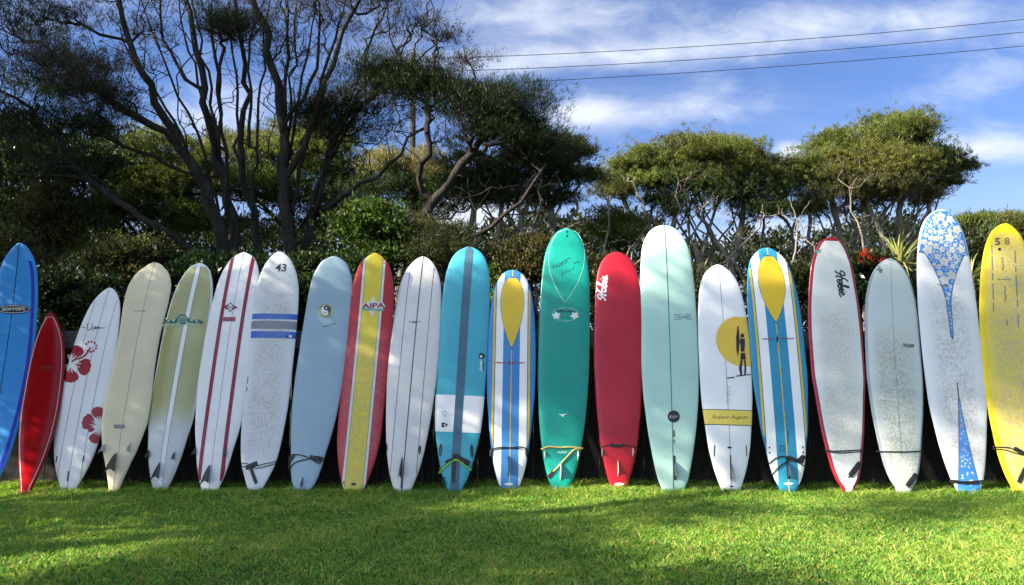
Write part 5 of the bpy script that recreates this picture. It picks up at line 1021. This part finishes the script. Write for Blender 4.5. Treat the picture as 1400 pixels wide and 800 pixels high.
shrub('dark leafy undergrowth behind the red-striped surfboard', 305, 405, 1.9, 85, 48, 3000, (0.0099, 0.0230, 0.0084), (.07, .04), True, 5, LEAF_BROAD)
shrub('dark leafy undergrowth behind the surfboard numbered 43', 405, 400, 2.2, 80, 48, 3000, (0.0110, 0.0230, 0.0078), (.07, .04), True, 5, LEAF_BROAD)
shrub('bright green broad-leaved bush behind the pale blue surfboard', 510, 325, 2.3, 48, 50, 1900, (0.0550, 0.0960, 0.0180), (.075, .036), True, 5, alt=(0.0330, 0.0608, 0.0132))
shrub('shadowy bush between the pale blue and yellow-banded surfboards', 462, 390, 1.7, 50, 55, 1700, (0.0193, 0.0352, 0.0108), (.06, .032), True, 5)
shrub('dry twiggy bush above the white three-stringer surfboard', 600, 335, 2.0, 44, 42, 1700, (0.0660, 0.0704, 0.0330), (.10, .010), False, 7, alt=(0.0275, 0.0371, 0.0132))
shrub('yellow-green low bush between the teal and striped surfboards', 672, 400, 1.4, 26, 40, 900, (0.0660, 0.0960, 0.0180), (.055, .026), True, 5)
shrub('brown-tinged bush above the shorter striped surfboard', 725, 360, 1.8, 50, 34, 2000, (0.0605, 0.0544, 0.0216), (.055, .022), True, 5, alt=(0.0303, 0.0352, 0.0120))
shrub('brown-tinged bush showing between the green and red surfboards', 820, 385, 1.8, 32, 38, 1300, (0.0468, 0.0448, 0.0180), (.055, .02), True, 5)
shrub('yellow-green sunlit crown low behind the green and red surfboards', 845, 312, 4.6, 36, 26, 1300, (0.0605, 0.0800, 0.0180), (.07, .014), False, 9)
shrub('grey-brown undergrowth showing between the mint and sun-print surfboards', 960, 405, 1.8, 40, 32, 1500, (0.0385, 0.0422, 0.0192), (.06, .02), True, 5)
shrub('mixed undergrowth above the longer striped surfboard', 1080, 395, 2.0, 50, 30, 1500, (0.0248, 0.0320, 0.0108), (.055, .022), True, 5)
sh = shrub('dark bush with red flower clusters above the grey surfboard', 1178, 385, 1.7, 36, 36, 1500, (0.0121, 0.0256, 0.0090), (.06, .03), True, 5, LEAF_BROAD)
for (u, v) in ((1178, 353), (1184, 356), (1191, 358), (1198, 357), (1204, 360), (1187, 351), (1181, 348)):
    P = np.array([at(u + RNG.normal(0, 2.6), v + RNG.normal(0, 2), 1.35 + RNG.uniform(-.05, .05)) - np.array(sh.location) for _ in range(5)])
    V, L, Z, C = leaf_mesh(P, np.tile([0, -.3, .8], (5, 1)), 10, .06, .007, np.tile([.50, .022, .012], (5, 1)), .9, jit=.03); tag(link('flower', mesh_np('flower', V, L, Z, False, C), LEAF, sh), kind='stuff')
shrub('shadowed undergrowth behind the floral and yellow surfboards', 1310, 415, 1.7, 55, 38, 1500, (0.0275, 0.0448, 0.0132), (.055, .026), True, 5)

# the far bush that closes the gaps: one dark mass
def far_bush():
    N = 16000; u = RNG.random(N) * 1900 - 250; Y = 11 + 5 * RNG.random(N)
    topv = 318 + 18 * np.sin(u * .013 + 1) + 12 * np.sin(u * .041) + 10 * np.sin(u * .11); topv = np.where(u > 1270, topv + 15, topv)
    vv = topv + (500 - topv) * RNG.random(N) ** 1.2; P = np.array([at(a, b_, c_) for a, b_, c_ in zip(u, vv, Y)]); D = np.tile([0, -.5, .7], (N, 1))
    V, L, Z, C = leaf_mesh(P, D, 7, .20, .075, np.tile([.020, .028, .012], (N, 1)), .9, True, .16, .4); return mesh_np('bush', V, L, Z, False, C)
tag(link('distant_bush', far_bush(), LEAF), 'dark mass of bush far behind the trees', 'bush', kind='stuff')

# ------------------------------------------------------------------ flax-like spiky plants
def strap(len_, w, droop, seed):
    r = random.Random(seed); V = []; Fc = []; n = 7
    for i in range(n):
        t_ = i / (n - 1); x = len_ * t_; z = -droop * len_ * t_ ** 2.2; ww = w * (0.55 + 0.9 * t_ * (1 - t_) * 1.6) * (1 - t_ ** 4) + .001
        V += [(x, -ww / 2, z), (x, 0, z - ww * .18), (x, ww / 2, z)]
    for i in range(n - 1):
        a = i * 3; Fc += [(a, a + 1, a + 4, a + 3), (a + 1, a + 2, a + 5, a + 4)]
    return mesh_pd('leaf', V, Fc, True)
t = NT('strap_leaf'); rnd = t.n('ShaderNodeObjectInfo').outputs['Random']; xx = t.xyz()
cc = t.mix(rnd, (.10, .15, .03), (.26, .25, .07)); cc = t.mix(t.rng(t.noise(60, 3, stretch=(.1, 3, 3)), .4, .7), cc, (.20, .22, .06)); t.principled(cc, .4, .1); STRAP = t.m
straps = [strap(.62 + .08 * k, .035, .12 + .16 * k, k) for k in range(4)]
for me in straps: me.materials.append(STRAP)
for (u, v, Y, n, sc, lb) in ((1230, 366, 1.45, 84, .80, 'spiky strap-leaved plant above the grey surfboard'), (1328, 388, 1.35, 60, .74, 'spiky strap-leaved plant between the floral and yellow surfboards')):
    p = at(u, v, Y); root = empty('flax_plant', (p[0], p[1], 0)); tag(root, lb, 'plant', 'spiky plants behind the fence')
    link('stem', tube('stem', smooth_path([np.array([0, 0, 0.]), np.array([.03, 0, p[2] * .5]), np.array([0, 0, p[2]])], 4), .05, 8), BARK_MID, root)
    for i in range(n):
        o = link('leaf', straps[i % 4], None, root); az = random.uniform(0, 2 * math.pi); el = random.uniform(-.25, 1.35)
        o.location = (0, 0, p[2] + random.uniform(-.08, .08)); o.rotation_euler = (random.uniform(-.4, .4), -el, az); o.scale = (sc * random.uniform(.75, 1.15),) * 3

# ------------------------------------------------------------------ overhead wires
WIRE = plain('wire_black', (.015, .015, .018), .5)
for (a, m_, c_, lb) in (((560, 81), (1000, 60.5), (1480, 18), 'uppermost of the three overhead wires'), ((560, 99), (1000, 78.5), (1480, 35), 'middle one of the three overhead wires'), ((560, 119), (1000, 95.5), (1480, 55), 'lowest of the three overhead wires')):
    Y = 17.0; A, M, C = at(*a, Y), at(*m_, Y), at(*c_, Y); L = (C - A); P = []
    for q in np.linspace(0.0, 2.0, 50):   # the catenary through the three points, carried on past the frame
        s0 = (q) * (q - 1) ; tm = (M[0] - A[0]) / (C[0] - A[0]); cur = (M[2] - A[2] - tm * (C[2] - A[2])) / (tm * (tm - 1)); P.append(np.array([A[0] + L[0] * q, Y, A[2] + L[2] * q + cur * s0]))
    tag(link('overhead_wire', tube('wire', P, .011, 6), WIRE), lb, 'wire', 'overhead wires')

pb = at(560, 487, 17.0); pole = tag(empty('utility_pole', (pb[0], 17.0, 0)), 'dark utility pole behind the big left tree where the overhead wires end', 'pole')
ptop = at(560, 78, 17.0)[2] + .2
link('pole', tube('pole', [np.array([0, .12, 0.]), np.array([0, .12, ptop * .5]), np.array([0, .12, ptop])], [.13, .11, .09], 10), BARK_DARK, pole)
for v in (81, 99, 119):
    link('insulator', tube('insulator', [np.array([0, .06, at(560, v, 17.0)[2] - .02]), np.array([0, -.02, at(560, v, 17.0)[2]])], .03, 6), WIRE, pole)

# ------------------------------------------------------------------ tall trees off to the left that shade the left half of the row
def wtree(label, base, limbs, pads, leafsz=(.13, .03), perpt=7):
    root = empty('tree', base); tag(root, label, 'tree', 'tall trees left of the lawn'); sk = Skel()
    for i, (pts, r0, r1) in enumerate(limbs): sk.limb([np.array(p, float) for p in pts], r0, r1, -1 if i == 0 else 'near', .35)
    T = []; TP = []; TD = []; TC = []
    for (c, r, n, colr) in pads:
        c = np.array(c, float); r = np.array(r, float); T.append(in_pad(c, r * .85, max(6, int(n ** .5)), .5)[0]); ncl = max(4, n // 30); cl_, _ = in_pad(c, r, ncl, .42); w = RNG.integers(0, ncl, n)
        pt = cl_[w] + RNG.normal(0, 1, (n, 3)) * .22 * np.array([1.2, 1.2, .7]); d = (pt - c) / r; d[:, 2] += .5; TP.append(pt); TD.append(d / np.linalg.norm(d, axis=1, keepdims=True)); TC.append(np.tile(colr, (n, 1)))
    sk.grow(np.vstack(T)); big, small = sk.meshes(.008, .42, .02)
    link('trunk', mesh_np('trunk', *big, True), BARK_DARK, root); tag(link('branches', mesh_np('branches', *small, True), BARK_DARK, root), kind='stuff')
    V, L, Z, C = leaf_mesh(np.vstack(TP), np.vstack(TD), perpt, leafsz[0], leafsz[1], np.vstack(TC), .8, True, .06); link('crown', mesh_np('crown', V, L, Z, False, C), LEAF, root)
wtree('tall dark tree left of the picture, nearest the surfboards', (-9.7, -2.2, 0), [([(0, 0, 0), (.1, 0, 2), (0, .1, 4), (.1, 0, 6), (0, -.6, 7.4)], .16, .04), ([(.1, 0, 1.6), (.2, .5, 2.8), (.2, .8, 3.8)], .08, .03), ([(0, .1, 2), (0, -.6, 3.6), (0, -.8, 5)], .08, .03)],
      [((0, .8, 3.7), (.9, .6, .7), 800, DARKG), ((0, 0, 4.5), (1.0, .8, .8), 1000, DARKG), ((0, -.8, 5.0), (1.0, .6, .9), 900, DARKG), ((0, .3, 5.5), (.9, .7, .6), 700, MIDG), ((0, -.6, 3.4), (.9, .7, .8), 800, DARKG), ((.1, .9, 4.8), (.8, .5, .6), 500, DARKG), ((0, -.5, 2.2), (.9, .7, .5), 480, DARKG), ((0, -.45, 6.6), (.9, .45, .7), 620, MIDG), ((0, -.95, 7.2), (.8, .4, .8), 520, MIDG)])
wtree('tallest dark tree left of the picture, beside the middle of the lawn', (-9.7, -4.6, 0), [([(0, 0, 0), (-.1, 0, 2), (0, .1, 4), (.1, .1, 6), (0, .2, 8), (0, -.3, 9.6), (0, -.6, 11)], .2, .03), ([(0, .1, 2.4), (0, .6, 3.6), (0, .7, 4.8)], .09, .03), ([(0, .1, 2.4), (0, -.8, 3.8), (0, -1.0, 5)], .09, .03)],
      [((0, .7, 4.6), (.9, .6, .7), 800, DARKG), ((0, -.3, 5.15), (.9, .7, .5), 900, DARKG), ((0, -.9, 5.0), (.9, .5, .6), 700, DARKG), ((0, .4, 2.95), (.9, .8, .45), 560, DARKG), ((0, -.8, 2.5), (.9, .7, .5), 500, DARKG), ((0, .9, 7.4), (.8, .34, 1.1), 440, MIDG), ((0, .6, 8.3), (.8, .34, 1.2), 460, MIDG), ((0, .3, 8.9), (.8, .34, 1.2), 460, MIDG), ((0, 0, 9.5), (.8, .34, 1.2), 460, MIDG), ((0, -.35, 10.1), (.8, .34, 1.2), 440, MIDG), ((0, -.7, 10.8), (.8, .34, 1.2), 380, MIDG), ((0, -.5, 6.5), (.7, .22, .5), 260, MIDG), ((0, -1.2, 7.9), (.6, .22, .6), 240, MIDG)])
wtree('dark tree left of the picture, nearest the camera', (-9.9, -7.2, 0), [([(0, 0, 0), (.1, 0, 2), (0, -.1, 4), (0, 0, 5.6)], .16, .05), ([(0, 0, 2.0), (0, .8, 3.6), (0, .9, 4.8)], .08, .03), ([(0, 0, 2.0), (0, -1, 3.6), (0, -1.3, 4.8)], .08, .03)],
      [((0, .7, 4.8), (1.0, .7, .9), 1300, DARKG), ((0, -.6, 4.8), (1.0, .9, 1.0), 1300, DARKG), ((0, -.2, 6.0), (1.0, .7, .5), 700, MIDG), ((0, 1.05, 5.5), (.9, .5, .6), 650, MIDG), ((0, .5, 3.2), (1.0, .8, .7), 1100, DARKG), ((0, -1.2, 3.4), (1.0, 1.0, .9), 700, DARKG)])
wtree('tall dark tree left of the picture, behind the end of the fence', (-10.6, 1.1, 0), [([(0, 0, 0), (.1, 0, 3), (0, .1, 6), (.1, 0, 8), (0, 0, 10.2)], .22, .05), ([(.1, 0, 3), (.2, .6, 5), (.2, .9, 6.6)], .09, .03), ([(0, .1, 3.6), (0, -.6, 5.4), (0, -.8, 7)], .09, .03)],
      [((0, .9, 6.0), (1.0, .8, .9), 900, DARKG), ((0, -.4, 6.2), (1.0, .8, .9), 900, DARKG), ((0, .3, 7.6), (1.0, 1.0, .8), 1000, DARKG), ((0, .9, 8.6), (1.0, .7, .8), 700, MIDG), ((0, -.5, 8.6), (1.0, .7, .8), 700, MIDG), ((0, .2, 9.9), (1.0, .9, .8), 700, MIDG), ((0, .2, 4.8), (1.0, 1.0, .6), 600, DARKG)])
